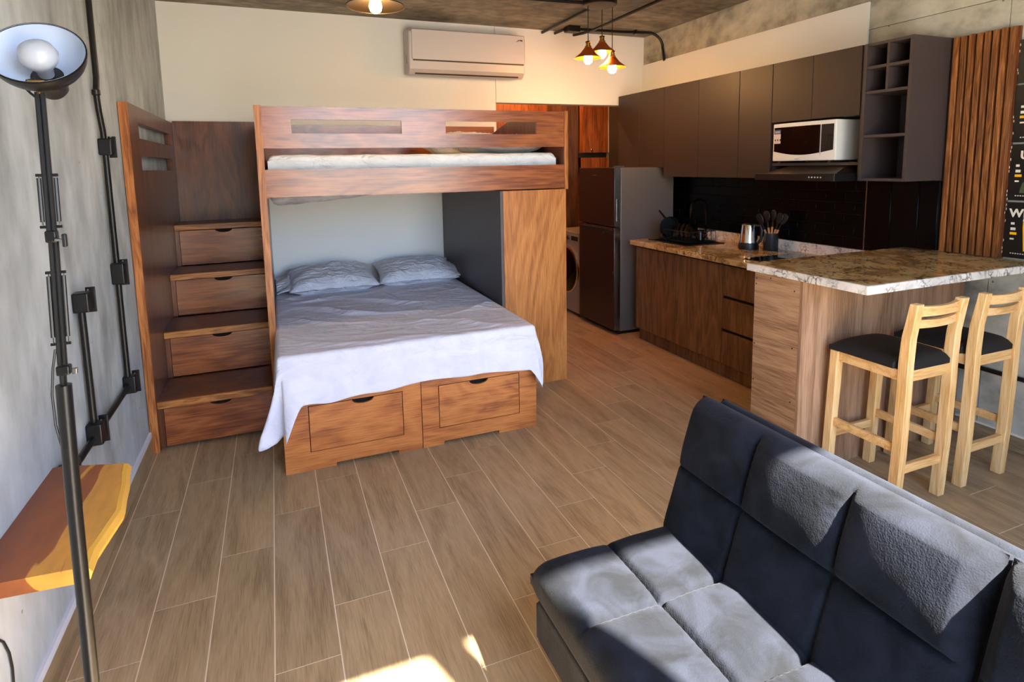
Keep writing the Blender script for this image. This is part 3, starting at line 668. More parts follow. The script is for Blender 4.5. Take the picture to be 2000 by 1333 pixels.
for q, (nm, ddx, ddy, where) in enumerate(kinds):
    base = Vector((3.45-ddx*0.3, 3.32-ddy*0.3, 0.915)); rim = Vector((3.45+ddx*0.6, 3.32+ddy*1.25, 1.035)); d = (rim-base).normalized()
    t = thing('kitchen_utensil', base, 'black-headed kitchen utensil with a wooden handle in the green crock, %s' % where, 'utensil', 'utensils in the green crock')
    hL = 0.152+0.006*(q % 3)
    G().tube([base, base+d*hL], 0.0075, 8).build('handle', 'woodh', t, True)
    top = base+d*hL
    G().tube([top, top+d*0.045], [0.007, 0.005], 8).build('shaft', 'blackm', t, True)
    c = top+d*0.088; side = Vector((0.25, -1, 0)); side = (side-d*side.dot(d)).normalized(); nn = d.cross(side)
    w = 0.033 if q != 2 else 0.026
    prof = [(-0.045, 0.35), (-0.03, 0.8), (0, 1), (0.025, 0.95), (0.042, 0.6)]
    hg = G(); vs = []
    for a, ww_ in prof:
        for (i, j) in ((-1, -1), (1, -1), (1, 1), (-1, 1)):
            vs.append(c+d*a+side*i*w*ww_+nn*(j*0.004+(0.008*(1-ww_) if q in (1, 2) else 0)))
    fs = [(k*4+i, k*4+(i+1) % 4, (k+1)*4+(i+1) % 4, (k+1)*4+i) for k in range(4) for i in range(4)]+[(3, 2, 1, 0), (16, 17, 18, 19)]
    hg.add(vs, fs).build('head', 'blackm', t, True, sub=1)
# hob
hb = G().box(2.99, 3.47, 2.60, 3.11, 0.9005, 0.906).build('induction_hob', 'blackgl', None, loc=(3.23, 2.85, 0.9005), bevel=0.002); tag(hb, 'flat black glass hob let into the granite beside the island', 'hob')

# backsplash: black glazed tiles on the right wall
bs = struct('trim_2', (XR-0.02, 3.3, 0.98))
G().box(XR-0.019, XR-0.001, 2.215, 4.80, 0.976, 1.438).build('tile_backing', 'dgrout', bs)
tw, th = 0.148, 0.0725; tmesh = {}
rows = 6
for r in range(6):
    z0 = 0.978+r*0.0765; y = 2.668-0.0 + (0.075 if r % 2 else 0)
    ys = y
    k = -1
    while True:
        a = ys+k*0.151; b = a+tw; k += 1
        if a > 4.79: break
        a2, b2 = max(a, 2.672), min(b, 4.795)
        if b2-a2 < 0.012: continue
        o = G().box(XR-0.0255, XR-0.0192, a2, b2, z0, z0+th).build('wall_tile', 'blacktile', bs, bevel=0.0015, seg=1)
        o.rotation_euler = (random.uniform(-.006, .006)*0, 0, 0)
for (a, b, z0, z1) in ((2.222, 2.33, 0.978, 1.436), (2.334, 2.498, 0.978, 1.436), (2.502, 2.660, 0.978, 1.436)):
    G().box(XR-0.0245, XR-0.0192, a, b, z0, z1).build('wall_tile', 'blacktile', bs, bevel=0.0015, seg=1)
G().box(XR-0.0275, XR-0.019, 2.662, 2.670, 0.978, 1.436).build('metal_strip', 'alu', bs)

# ================================================================== UPPER CABINETS
def upper(label, ya, yb, z0, z1, splits, mat='taupe'):
    t = thing('wall_cabinet', (3.43, (ya+yb)/2, z0), label, 'cabinet', 'dark wall cabinets above the counter')
    G().box(3.30, 3.578, ya+0.001, yb-0.001, z0, z1).build('carcass', 'taupe2', t)
    e = [ya]+splits+[yb]
    for i in range(len(e)-1): G().box(3.28, 3.298, e[i]+0.0018, e[i+1]-0.0018, z0, z1-0.001).build('door', mat, t, bevel=0.001)
    return t
upper('dark taupe wall cabinet above the fridge, furthest from the window', 4.418, 5.165, 1.53, 2.24, [4.793])
upper('wide dark taupe wall cabinet with two tall doors, right of the one over the fridge', 3.506, 4.416, 1.447, 2.24, [3.958])
upper('narrow tall dark taupe wall cabinet immediately left of the microwave', 3.192, 3.504, 1.447, 2.24, [])
upper('short dark taupe wall cabinet with two doors above the microwave', 2.520, 3.190, 1.835, 2.24, [2.862])
mwn = thing('microwave_niche', (3.43, 2.85, 1.53), 'open taupe shelf carrying the microwave above the range hood', 'shelf')
G().box(3.30, 3.578, 2.522, 3.189, 1.535, 1.553).build('shelf_board', 'taupe2', mwn)
G().box(3.285, 3.578, 2.500, 2.519, 1.441, 2.235).build('side_board', 'taupe2', mwn)
# open shelf unit
su = thing('open_shelf_unit', (3.43, 2.35, 1.441), 'dark grey open shelf unit with four small and two large cubbies, by the slatted panel', 'shelf')
y0, y1 = 2.212, 2.497
G().box(3.265, 3.595, y0, y0+0.018, 1.441, 2.236).build('side_board', 'taupe2', su)
G().box(3.265, 3.578, y1-0.018, y1, 1.441, 2.236).build('side_board', 'taupe2', su)
for z in (1.441, 1.695, 1.948, 2.090, 2.220): G().box(3.268, 3.576, y0+0.0185, y1-0.0185, z, z+0.016).build('shelf_board', 'taupe2', su)
for (a, b) in ((1.9645, 2.0895), (2.1065, 2.2195)): G().box(3.270, 3.57, 2.348, 2.362, a, b).build('divider', 'taupe2', su)
G().box(3.5765, 3.594, y0+0.0185, y1-0.0185, 1.4575, 2.2195).build('back_board', 'greylam', su)
# microwave
mw = thing('microwave', (3.42, 2.92, 1.565), 'white microwave oven with a black glass door on the shelf over the hood', 'microwave')
MY0_, MY1_ = 2.668, 3.165
def curvedfront(y): return 3.275-0.012*(1-((y-2.93)/0.24)**2)
g = G(); N = 12; poly = [(curvedfront(MY0_+(MY1_-MY0_)*i/N), MY0_+(MY1_-MY0_)*i/N) for i in range(N+1)]+[(3.56, MY1_), (3.56, MY0_)]
g.prism(poly, 'Z', 1.567, 1.822).build('body', 'mww', mw, bevel=0.006, seg=3)
def glass(ya, yb, z0, z1, dip0, dip1, name, mat, n=10, off=0.0015):
    g = G(); vs = []
    for i in range(n+1):
        y = ya+(yb-ya)*i/n; t = (y-2.684)/(3.152-2.684); zb = z0-0.028*math.sin(PI*max(0, min(1, t)))
        x = curvedfront(y)-off
        vs += [(x, y, zb), (x, y, z1), (x+0.004, y, zb), (x+0.004, y, z1)]
    fs = []
    for i in range(n):
        a, b = i*4, (i+1)*4; fs += [(a, b, b+1, a+1), (a+2, a+3, b+3, b+2), (a, a+2, b+2, b), (a+1, b+1, b+3, a+3)]
    fs += [(0, 1, 3, 2), (n*4, n*4+2, n*4+3, n*4+1)]
    return g.add(vs, fs).build(name, mat, mw, True)
glass(2.776, 3.152, 1.634, 1.796, 0, 0, 'door_glass', 'blackgl')
glass(2.684, 2.768, 1.634, 1.796, 0, 0, 'control_panel', 'blackm')
glass(2.769, 2.774, 1.620, 1.792, 0, 0, 'door_strip', 'acw', 2, 0.003)
for r in range(5):
    for c in range(3): G().box(curvedfront(2.75)-0.004, curvedfront(2.75)-0.0018, 2.700+c*0.020, 2.712+c*0.020, 1.65+r*0.018, 1.658+r*0.018).build('button', 'bronze', mw)
xs_ = curvedfront(3.12)
lb = G().box(xs_-0.0035, xs_-0.001, 3.078, 3.148, 1.687, 1.752).build('energy_label', 'stickp', mw)
G().box(xs_-0.0035, xs_-0.001, 3.078, 3.148, 1.753, 1.782).build('label_header', 'stickb', lb)
for z in (1.768, 1.760): G().box(xs_-0.0045, xs_-0.0034, 3.098, 3.140, z, z+0.004).build('print_line', 'stickp', lb)
for q in range(3): G().box(xs_-0.0045, xs_-0.0034, 3.091+q*0.021, 3.099+q*0.021, 1.706, 1.717).build('print_mark', 'bronze', lb)
G().box(curvedfront(2.96)-0.001, curvedfront(2.96)+0.002, 2.93, 2.965, 1.5785, 1.5815).build('badge', 'alu', mw)
for (x, y) in ((3.30, 2.73), (3.30, 3.13), (3.53, 2.73), (3.53, 3.13)): G().lathe((x, y, 1.5535), [(0.012, 0), (0.012, 0.0135)], 10).build('foot', 'blackm', mw)
# range hood
hd = thing('range_hood', (3.34, 2.84, 1.44), 'black slim range hood under the microwave shelf', 'range hood')
G().box(3.10, 3.572, 2.524, 3.148, 1.441, 1.487).build('canopy', 'blackm', hd, bevel=0.003)
G().hexa([(3.16, 2.56, 1.4875), (3.57, 2.56, 1.4875), (3.57, 3.11, 1.4875), (3.16, 3.11, 1.4875)], [(3.32, 2.62, 1.534), (3.57, 2.62, 1.534), (3.57, 3.05, 1.534), (3.32, 3.05, 1.534)]).build('upper_housing', 'bronze', hd)
for q in range(5): G().lathe((3.0985, 2.615+q*0.021, 1.464), [(0.0045, 0), (0.0045, 0.003)], 10, (-1, 0, 0)).build('button', 'acw', hd)

# ================================================================== FRIDGE
fg = thing('refrigerator', (3.13, 4.83, 0), 'two-door refrigerator with dark steel front and grey side, between counter and passage', 'refrigerator')
G().box(2.893, 3.47, 4.512, 5.15, 0.03, 1.532).build('body', 'fridge', fg, bevel=0.006)
G().box(2.82, 2.886, 4.505, 5.15, 1.005, 1.538).build('freezer_door', 'fridged', fg, bevel=0.006)
d2 = G().box(2.82, 2.886, 4.505, 5.15, 0.045, 0.995).build('lower_door', 'fridged', fg, bevel=0.006)
for (a, b) in ((1.008, 1.535), (0.048, 0.992)): G().box(2.826, 2.884, 4.5035, 4.506, a, b).build('door_edge', 'steel', fg)
G().box(2.848, 2.862, 4.500, 4.5045, 1.06, 1.25).build('handle_recess', 'dark_gap', fg)
G().box(2.845, 2.849, 4.4985, 4.504, 1.055, 1.255).build('handle_trim', 'chrome', fg)
G().box(2.8185, 2.822, 4.56, 5.08, 0.945, 0.972).build('handle_slot', 'dark_gap', fg)
G().box(2.815, 2.822, 4.53, 5.12, 0.9745, 0.980).build('handle_lip', 'alu', fg)
G().box(2.83, 2.93, 4.515, 4.545, 1.5385, 1.552).build('hinge_cover', 'alu', fg)
G().box(2.8185, 2.8205, 4.525, 4.560, 1.43, 1.52).build('sticker', 'bronze', fg)
G().box(2.8185, 2.8205, 4.82, 4.88, 1.462, 1.470).build('badge', 'alu', fg)
G().box(2.885, 3.45, 4.53, 5.13, 0.0, 0.029).build('plinth', 'blackm', fg)
# ================================================================== WASHER + PASSAGE
ws = thing('washing_machine', (3.13, 5.52, 0), 'grey front-loading washing machine in the passage beyond the fridge', 'washing machine')
G().box(2.85, 3.42, 5.215, 5.80, 0.03, 0.86).build('cabinet', 'washer', ws, bevel=0.01)
G().box(2.846, 2.852, 5.225, 5.79, 0.775, 0.845).build('control_panel', 'washer', ws)
G().box(2.843, 2.848, 5.23, 5.37, 0.79, 0.835).build('display', 'blackgl', ws)
G().lathe((2.846, 5.43, 0.812), [(0.024, 0), (0.020, 0.016)], 16, (-1, 0, 0)).build('program_dial', 'bronze', ws, True)
G().lathe((2.851, 5.47, 0.47), [(0.252, 0), (0.252, 0.014), (0.240, 0.022), (0.236, 0.022)], 40, (-1, 0, 0)).build('door_ring', 'chrome', ws, True)
G().lathe((2.829, 5.47, 0.47), [(0.236, 0), (0.20, 0.018), (0.10, 0.028), (0.01, 0.03)], 40, (-1, 0, 0)).build('door_glass', 'blackgl', ws, True)
for (x, y) in ((2.89, 5.25), (2.89, 5.76), (3.38, 5.25), (3.38, 5.76)): G().lathe((x, y, 0.0), [(0.02, 0), (0.02, 0.03)], 10).build('foot', 'blackm', ws)
G().box(2.8505, 3.418, 5.215, 5.80, 0.8605, 0.872).build('top_panel', 'washer', ws)
# passage joinery
pc = thing('tall_closet', (2.93, 6.2, 0), 'dark brown wood closet side in the passage, seen right of the bunk', 'closet')
G().box(3.03, 3.235, 5.93, 6.38, 0.0, 2.50).build('side_board', 'hall2', pc)
G().box(2.2, 3.028, 6.30, 6.38, 0.0, 2.50).build('door', 'hall', pc)
pd = thing('passage_cupboard', (3.40, 5.95, 1.62), 'orange-brown wood cupboard over the washing machine with a small key in its lock', 'cupboard')
G().box(3.262, 3.585, 5.86, 6.25, 1.70, 2.50).build('door', 'hall', pd)
G().box(3.586, 3.594, 5.86, 6.25, 1.70, 2.50).build('edge_strip', 'posterw', pd)
G().box(3.245, 3.585, 5.90, 6.25, 1.645, 1.699).build('shelf_gap', 'dark_gap', pd)
G().box(3.245, 3.585, 5.86, 5.885, 1.50, 1.644).build('lower_board', 'hall', pd)
G().box(3.5955, 3.599, 5.33, 5.859, 1.50, 2.80).build('wall_board', 'taupe', pd)
G().box(3.5955, 3.599, 5.172, 5.328, 1.50, 2.156).build('wall_board', 'taupe', pd)
kk = G().lathe((3.365, 5.859, 1.735), [(0.010, 0), (0.010, 0.01), (0.004, 0.014)], 12, (0, -1, 0)).build('lock', 'brass', pd, True)
G().box(3.361, 3.369, 5.842, 5.846, 1.700, 1.728).build('key', 'steel', pd)
# passage lamp (hidden from the room by the header)
pl = thing('ceiling_lamp', (2.6, 5.75, 2.70), 'bare warm bulb on the passage ceiling, behind the cream header', 'lamp')
G().lathe((2.6, 5.75, 2.75), [(0.045, 0.089), (0.045, 0.03), (0.02, 0.02), (0.02, 0.0)], 16).build('socket', 'brass', pl, True)
G().lathe((2.6, 5.75, 2.70), [(0.012, 0.05), (0.03, 0.02), (0.034, -0.005), (0.025, -0.03), (0.004, -0.04)], 16).build('bulb', 'bulbw', pl, True)
def bulb_light(name, loc, e, c, r=0.03):
    d = bpy.data.lights.new(name, 'POINT'); d.energy = e; d.color = c; d.shadow_soft_size = r
    o = bpy.data.objects.new(name, d); COL.objects.link(o); o.location = loc; return o
bulb_light('passage_light', (2.6, 5.75, 2.60), 10, (1.0, 0.50, 0.18))

# ================================================================== ISLAND
isl = thing('kitchen_island', (2.65, 2.2, 0), 'oak-look breakfast island base with grain running across its short end', 'island')
G().box(2.347, 2.364, 2.068, 2.356, 0, 0.989).build('end_panel', 'oakh', isl)
G().box(2.347, 2.984, 2.050, 2.0675, 0, 0.989).build('long_panel', 'oakv', isl)
G().box(2.988, 3.586, 2.050, 2.0675, 0, 0.989).build('long_panel', 'oakv', isl)
G().box(2.365, 2.975, 2.340, 2.356, 0, 0.989).build('back_panel', 'oakv', isl)
G().box(2.958, 2.975, 2.068, 2.3395, 0, 0.989).build('end_panel', 'oakv', isl)
for (y, z) in ((2.345, 0.955), (2.345, 0.925), (2.10, 0.93), (2.10, 0.64), (2.345, 0.60), (2.25, 0.97), (2.10, 0.36), (2.345, 0.40)):
    G().lathe((2.3468, y, z), [(0.004, 0), (0.003, 0.0012)], 8, (-1, 0, 0)).build('screw', 'dark_gap', isl)
it = thing('island_countertop', (2.95, 2.05, 0.99), 'thick brown and cream granite bar top on the island, above the stools', 'countertop')
G().box(2.338, 3.595, 1.716, 2.398, 0.9905, 1.030).build('slab', 'granite', it)
G().box(2.326, 2.3375, 1.704, 2.398, 0.9900, 1.0298).build('front_edge', 'granitee', it, bevel=0.004)
G().box(2.338, 3.595, 1.704, 1.7155, 0.9900, 1.0298).build('front_edge', 'granitee', it, bevel=0.004)

# slatted panel and signs on the right wall
sp = thing('slatted_wall_panel', (3.58, 2.05, 1.03), 'vertical reddish-brown wooden slat panel on the wall between shelf unit and beer signs', 'panel')
G().box(3.583, 3.598, 1.884, 2.208, 1.032, 2.232).build('backing', 'bunkv', sp)
for k in range(8):
    y = 2.190-k*0.0385; G().box(3.560, 3.5825, y-0.0265, y, 1.033, 2.232-0.002*(k % 2)).build('slat', 'slat', sp, bevel=0.002)
sign_z = [(1.040, 1.332), (1.342, 1.632), (1.642, 1.932), (1.942, 2.16)]
words = ['WH', 'U', 'P', None]
lab = ['bottom black beer sign with a yellow glass and the letters WH', 'second black beer sign from the bottom with a cream letter U', 'third black beer sign from the bottom with a cream letter P', 'topmost black beer sign on the concrete wall']
for q, (z0, z1) in enumerate(sign_z):
    t = thing('beer_sign', (3.59, 1.72, z0), lab[q]+', right of the slats', 'sign', 'beer signs stacked on the wall')
    g = G(); pts = []
    random.seed(20+q); nzg = 14
    left = [(1.884+random.uniform(-0.003, 0.003), z0+(z1-z0)*i/nzg) for i in range(nzg+1)]
    poly = [(1.56, z0), (1.56, z1)]+left[::-1]
    g.prism(poly, 'X', 3.584, 3.598).build('board', 'posterk', t)
    eg = G()
    for i in range(nzg): 
        if random.random() < 0.4: eg.box(3.5825, 3.584, left[i][0]-0.0022, left[i][0], left[i][1], left[i][1]+0.012)
    eg.build('worn_edge', 'posterw', t)['kind'] = 'stuff'
    rot = (PI/2, 0, -PI/2)
    if words[q]:
        text(words[q], 0.058, 'posterw', t, (3.583, 1.864 if q == 0 else 1.838, z1-0.075), rot, 0.0006, 'lettering', 0.002)
    # small pale marks like the printed captions
    for (dy, dz, w, h, m_) in ((0.030, 0.60, 0.016, 0.012, 'posterw'), (0.030, 0.50, 0.022, 0.014, 'posterw'), (0.028, 0.42, 0.030, 0.013, 'postery'), (0.030, 0.33, 0.018, 0.008, 'posterw')):
        G().box(3.5828, 3.5838, 1.884-dy-w, 1.884-dy, z0+(z1-z0)*dz, z0+(z1-z0)*dz+h).build('print_mark', m_, t)
    for i in range(6): G().box(3.5828, 3.5838, 1.884-0.036-i*0.011-0.006, 1.884-0.036-i*0.011, z0+0.022, z0+0.027).build('print_mark', 'posterw', t)
    if q == 0:
        gl = G().prism([(1.790, z0+0.04), (1.735, z0+0.04), (1.722, z0+0.16), (1.722, z0+0.195), (1.800, z0+0.195), (1.800, z0+0.16)], 'X', 3.5822, 3.5836).build('printed_beer_glass', 'postery', t)
        G().prism([(1.802, z0+0.1955), (1.720, z0+0.1955), (1.724, z0+0.222), (1.798, z0+0.222)], 'X', 3.5822, 3.5836).build('printed_foam', 'posterw', t)
    else:
        G().prism([(1.83, z0+0.04), (1.70, z0+0.03), (1.69, z0+0.11), (1.75, z0+0.15), (1.82, z0+0.09)], 'X', 3.5826, 3.5836).build('printed_shape', 'posterg', t)

# ================================================================== BAR STOOLS
def make_stool():
    t = thing('bar_stool', (0, 0, 0), '', 'stool', 'bar stools at the island')
    c = 0.042
    def leg(p0, p1, name='leg'): return G().beam(p0, p1, c, c).build(name, 'pine', t, bevel=0.003, world=False)
    for s in (-1, 1):
        leg((s*0.152, 0.36, 0), (s*0.150, 0.335, 0.648))
        g = G(); pts = [(0.0, 0.018, 0.045), (0.25, 0.006, 0.045), (0.55, 0.0, 0.045), (0.68, 0.0, 0.045), (0.80, -0.006, 0.042), (0.955, -0.030, 0.036)]
        prof = [(y-d/2, z) for z, y, d in pts]+[(y+d/2, z) for z, y, d in reversed(pts)]
        g.prism(prof, 'X', s*0.150-c/2, s*0.150+c/2).build('back_post', 'pine', t, bevel=0.003, world=False)
    for s in (-1, 1):
        G().box(s*0.150-0.011, s*0.150+0.011, 0.024, 0.315, 0.600, 0.650).build('seat_rail', 'pineh', t, bevel=0.002, world=False)
        z = 0.285 if s < 0 else 0.275
        G().box(s*0.151-0.010, s*0.151+0.010, 0.026, 0.328, z-0.02, z+0.02).build('stretcher', 'pineh', t, bevel=0.002, world=False)
    G().box(-0.128, 0.128, -0.011, 0.011, 0.600, 0.650).build('seat_rail', 'pineh', t, bevel=0.002, world=False)
    G().box(-0.128, 0.128, 0.325, 0.347, 0.600, 0.650).build('seat_rail', 'pineh', t, bevel=0.002, world=False)
    G().box(-0.130, 0.130, 0.000, 0.022, 0.165, 0.205).build('stretcher', 'pineh', t, bevel=0.002, world=False)
    G().box(-0.130, 0.130, 0.343, 0.363, 0.195, 0.235).build('stretcher', 'pineh', t, bevel=0.002, world=False)
    def rail(z0, z1, y0, n=8):
        g = G(); 
        vs = []
        for i in range(n+1):
            x = -0.129+0.258*i/n; b = 0.016*(1-(x/0.129)**2)
            for (yy, zz) in ((-0.010, z0), (0.010, z0), (0.010, z1-0.3*b), (-0.010, z1-0.3*b)): vs.append((x, y0-b+yy, zz))
        fs = [(k*4+i, k*4+(i+1)%4, (k+1)*4+(i+1)%4, (k+1)*4+i) for k in range(n) for i in range(4)]+[(3,2,1,0), (n*4, n*4+1, n*4+2, n*4+3)]
        return g.add(vs, fs).build('back_rail', 'pineh', t, True, bevel=0.0015, world=False)
    rail(0.896, 0.942, -0.022); rail(0.842, 0.881, -0.012)
    # pad: domed, notched at the back corners by the posts
    W_, D_ = 0.345, 0.375; g = G(); n = 20
    for layer in (0, 1, 2):
        for i in range(n+1):
            for j in range(n+1):
                u, v = -1+2*i/n, -1+2*j/n
                x = u*W_/2; y = 0.175+v*D_/2
                if v < -0.75 and abs(u) > 0.7: 
                    x = math.copysign(min(abs(x), 0.126), x) if abs(u) > 0.7 else x
                e = (1-abs(u)**5)*(1-abs(v)**5)
                z = 0.651 if layer == 0 else 0.672+0.042*max(0, e)**0.6*(1-0.25*abs(u)**2)
                if layer == 2: continue
                g.v.append((x, y, z))
    o_ = (n+1)**2
    for i in range(n):
        for j in range(n):
            a = i*(n+1)+j; g.f.append((a, a+1, a+n+2, a+n+1)); g.f.append((o_+a, o_+a+n+1, o_+a+n+2, o_+a+1))
    ring = [i*(n+1) for i in range(n+1)]+[n*(n+1)+j for j in range(1, n+1)]+[i*(n+1)+n for i in range(n-1, -1, -1)]+[j for j in range(n-1, 0, -1)]
    for k in range(len(ring)):
        a, b = ring[k], ring[(k+1)%len(ring)]; g.f.append((a, b, o_+b, o_+a))
    g.build('seat_pad', 'seatpad', t, True, world=False, sharp=50)
    return t
s1 = make_stool(); s1.location = (2.655, 1.64, 0); s1['label'] = 'pine bar stool with black padded seat, the left one nearer the sofa'
s2 = copy_tree(s1); s2.location = (3.128, 1.645, 0); s2['label'] = 'pine bar stool with black padded seat, the right one nearer the concrete wall'

# ================================================================== SOFA
sf = thing('sofa_bed', (1.0, 0.6, 0), 'charcoal suede tufted sofa bed with split reclining back, half in sunlight', 'sofa')
CL = 0.862      # length of one half
def tuft(L, Wd, nc, nr, b, gd, ph=0, lowflat=0):
    def f(x, y):   # x across rows (Wd), y along (L)
        cu = y/L*nc; ru = x/Wd*nr
        fc, frr = cu-math.floor(cu), ru-math.floor(ru)
        bul = (max(0, 1-abs(2*fc-1)**2.6)*max(0, 1-abs(2*frr-1)**2.6))**0.5
        dc = min(fc, 1-fc)*L/nc; dr_ = min(frr, 1-frr)*Wd/nr
        inner_c = 0.01 < cu < nc-0.01; inner_r = 0.01 < ru < nr-0.01
        gv = 0
        if round(cu) not in (0, nc): gv += math.exp(-(dc/0.007)**2)*0.65
        if round(ru) not in (0, nr): gv += math.exp(-(dr_/0.007)**2)
        w = 0.0025*nz(x, y, 9, ph)+0.0035*nz(x, y, 4, ph+2)
        # puckers next to cross seams
        if round(cu) not in (0, nc): w += 0.0007*math.sin(x*260+3*nz(x, y, 8, ph))*math.exp(-(dc/0.03)**2)
        if round(ru) not in (0, nr): w += 0.0007*math.sin(y*240+3*nz(x, y, 8, ph))*math.exp(-(dr_/0.03)**2)
        if lowflat and x < Wd/2: bul *= lowflat
        return b*bul-gd*min(1, gv)+w
    return f
for h, ys in enumerate((0.600, -0.265)):
    seat = cushion(0.50, CL, 0.115, 90, 150, tuft(CL, 0.50, 3, 2, 0.022, 0.018, h*5), 0.042)
    place(seat, (0.632, ys, 0.300)).build('seat_cushion', 'suede', sf, True, sharp=80)
    base = cushion(0.49, CL-0.01, 0.15, 20, 30, lambda x, y: 0.004*nz(x, y, 5, 3), 0.02)
    place(base, (0.648, ys+0.005, 0.148)).build('seat_base', 'suede', sf, True, sharp=80)
    # back: local x up the slope, y along, z = face normal (towards the seat, -x world)
    th_ = math.radians(17.6)
    up_ = Vector((math.sin(th_), 0, math.cos(th_))); nrm = Vector((-math.cos(th_), 0, math.sin(th_))); yy = Vector((0, 1, 0))
    Rb = Matrix((( up_.x, 0, nrm.x), (0, 1, 0), (up_.z, 0, nrm.z)))
    back = cushion(0.46, CL-0.004, 0.095, 90, 150, tuft(CL, 0.46, 3, 2, 0.034, 0.014, h*7+1, 0.3), 0.040)
    org = Vector((1.075, ys+0.002, 0.392)) - nrm*0.095
    place(back, org, Rb).build('back_cushion', 'suede', sf, True, sharp=80)
    rear = cushion(0.50, CL-0.004, 0.065, 20, 40, lambda x, y: 0.003*nz(x, y, 5, 3), 0.030)
    place(rear, org-nrm*0.0655-up_*0.04, Rb).build('back_board', 'suede', sf, True, sharp=80)
# seam thread on seat
for y in (1.30, 0.75, -0.10):
    for x in (0.70, 1.14): G().lathe((x, y, 0), [(0.018, 0), (0.022, 0.15)], 12).build('leg', 'blackm', sf)

# ================================================================== LEFT WALL: conduits and shelf
def conduit(name, pts, label, r=0.0125, grp=None):
    o = G().tube(pts, r, 12).build(name, 'black', None, True, loc=pts[0]); return tag(o, label, 'conduit', grp)
xc = -0.705
cd = thing('wall_conduit', (xc, 3.2, 0.55), 'black steel conduit running down the left concrete wall with inline boxes', 'conduit')
G().tube([(xc, 3.21, 2.838), (xc, 3.20, 2.0), (xc, 3.17, 1.92)], 0.0125, 12).build('pipe', 'black', cd, True)
G().tube([(xc, 3.17, 1.925), (xc, 3.185, 1.85), (xc, 3.22, 1.76), (xc, 3.225, 1.69), (xc, 3.225, 1.12)], 0.0125, 12).build('pipe', 'black', cd, True)
G().tube([(xc, 3.22, 1.12), (xc, 3.215, 0.575)], 0.0125, 12).build('pipe', 'black', cd, True)
G().tube([(xc, 3.215, 0.55), (xc, 2.62, 0.55), (xc, 2.27, 0.55)], 0.0125, 12).build('pipe', 'black', cd, True)
G().tube([(xc, 2.635, 0.56), (xc, 2.635, 1.06)], 0.0125, 12).build('pipe', 'black', cd, True)
G().lathe((xc, 3.170, 1.915), [(0.0125, 0), (0.017, 0.004), (0.017, 0.024), (0.0125, 0.028)], 14).build('coupling', 'black', cd, True)
for (y, z, h, w) in ((3.22, 1.69, 0.075, 0.080), (3.215, 1.10, 0.10, 0.075), (3.225, 0.555, 0.085, 0.085), (2.625, 0.565, 0.085, 0.095), (2.635, 1.085, 0.075, 0.095), (2.26, 0.56, 0.085, 0.10)):
    b = G().box(XL+0.001, XL+0.055, y-w*0.30, y+w*0.35, z-h/2, z+h/2).build('junction_box', 'black', cd, bevel=0.006, seg=3)
    G().box(XL+0.030, XL+0.062, y+w*0.40, y+w*0.47, z-h/2-0.012, z+h/2+0.012).build('cover_plate', 'black', b, bevel=0.002)
    G().lathe((XL+0.050, y, z+h/2+0.008), [(0.003, 0), (0.003, 0.006)], 8, (0, -1, 0)).build('screw', 'alu', b)
# live edge shelf
lv = thing('live_edge_shelf', (-0.60, 1.93, 0.575), 'floating live-edge wooden shelf, two-tone honey and brown, on the left wall behind the lamp', 'shelf')
front = [(-0.470, 1.622), (-0.474, 1.70), (-0.462, 1.80), (-0.452, 1.88), (-0.462, 1.95), (-0.470, 2.03), (-0.486, 2.12), (-0.493, 2.184)]
G().prism([(XL+0.001, 1.64), (-0.492, 1.622)]+[(x-0.022, y) for x, y in front[1:]]+[(-0.70, 2.245), (XL+0.001, 2.245)], 'Z', 0.575, 0.615).build('slab', 'live', lv)
g = G(); vs = []
for (x, y) in front: vs += [(x-0.0215, y, 0.575), (x-0.006, y, 0.580), (x, y, 0.598), (x-0.010, y, 0.612), (x-0.0215, y, 0.615)]
fs = [(k*5+i, k*5+(i+1)%5, (k+1)*5+(i+1)%5, (k+1)*5+i) for k in range(7) for i in range(5)]+[(4,3,2,1,0), (35,36,37,38,39)]
g.add(vs, fs).build('live_edge', 'bark', lv, True)
for y in (1.80, 2.08): G().box(XL+0.001, XL+0.02, y-0.01, y+0.01, 0.552, 0.5745).build('bracket', 'black', lv)
# right wall low conduit
rc = thing('wall_conduit', (3.585, 1.6, 0.40), 'black steel conduit running low along the right concrete wall under the bar', 'conduit')
G().tube([(3.585, 1.99, 0.405), (3.585, -0.3, 0.39)], 0.0125, 12).build('pipe', 'black', rc, True)
G().box(3.548, 3.599, 1.965, 2.045, 0.43-0.05, 0.51).build('junction_box', 'black', rc, bevel=0.006)
# right wall upper conduit and ceiling pipes
zc = 2.815
uc_ = thing('ceiling_conduit', (3.0, 4.95, 2.8), 'black conduit crossing the ceiling and bending down the right wall to the soffit', 'conduit')
pts = [(2.72, 4.97, zc), (3.2, 4.94, zc), (3.44, 4.90, zc)]+[(3.44+0.14*math.sin(a), 4.90-0.04*math.sin(a), zc-0.14+0.14*math.cos(a)) for a in [PI/2*i/8 for i in range(1, 9)]]+[(3.58, 4.83, 2.55)]
G().tube(pts, 0.0125, 12).build('pipe', 'black', uc_, True)
G().box(2.60, 2.72, 4.93, 5.03, zc-0.03, ZC-0.001).build('junction_box', 'black', uc_, bevel=0.005)
G().tube([(2.60, 5.02, zc), (2.585, 5.19, zc)], 0.0125, 12).build('pipe', 'black', uc_, True)
G().box(3.30, 3.312, 4.90, 4.95, zc-0.015, zc+0.02).build('pipe_clip', 'black', uc_)
o = conduit('ceiling_conduit', [(2.455, 5.195, zc), (2.46, 4.25, zc)], 'black ceiling conduit from the cream wall to the round pendant canopy')
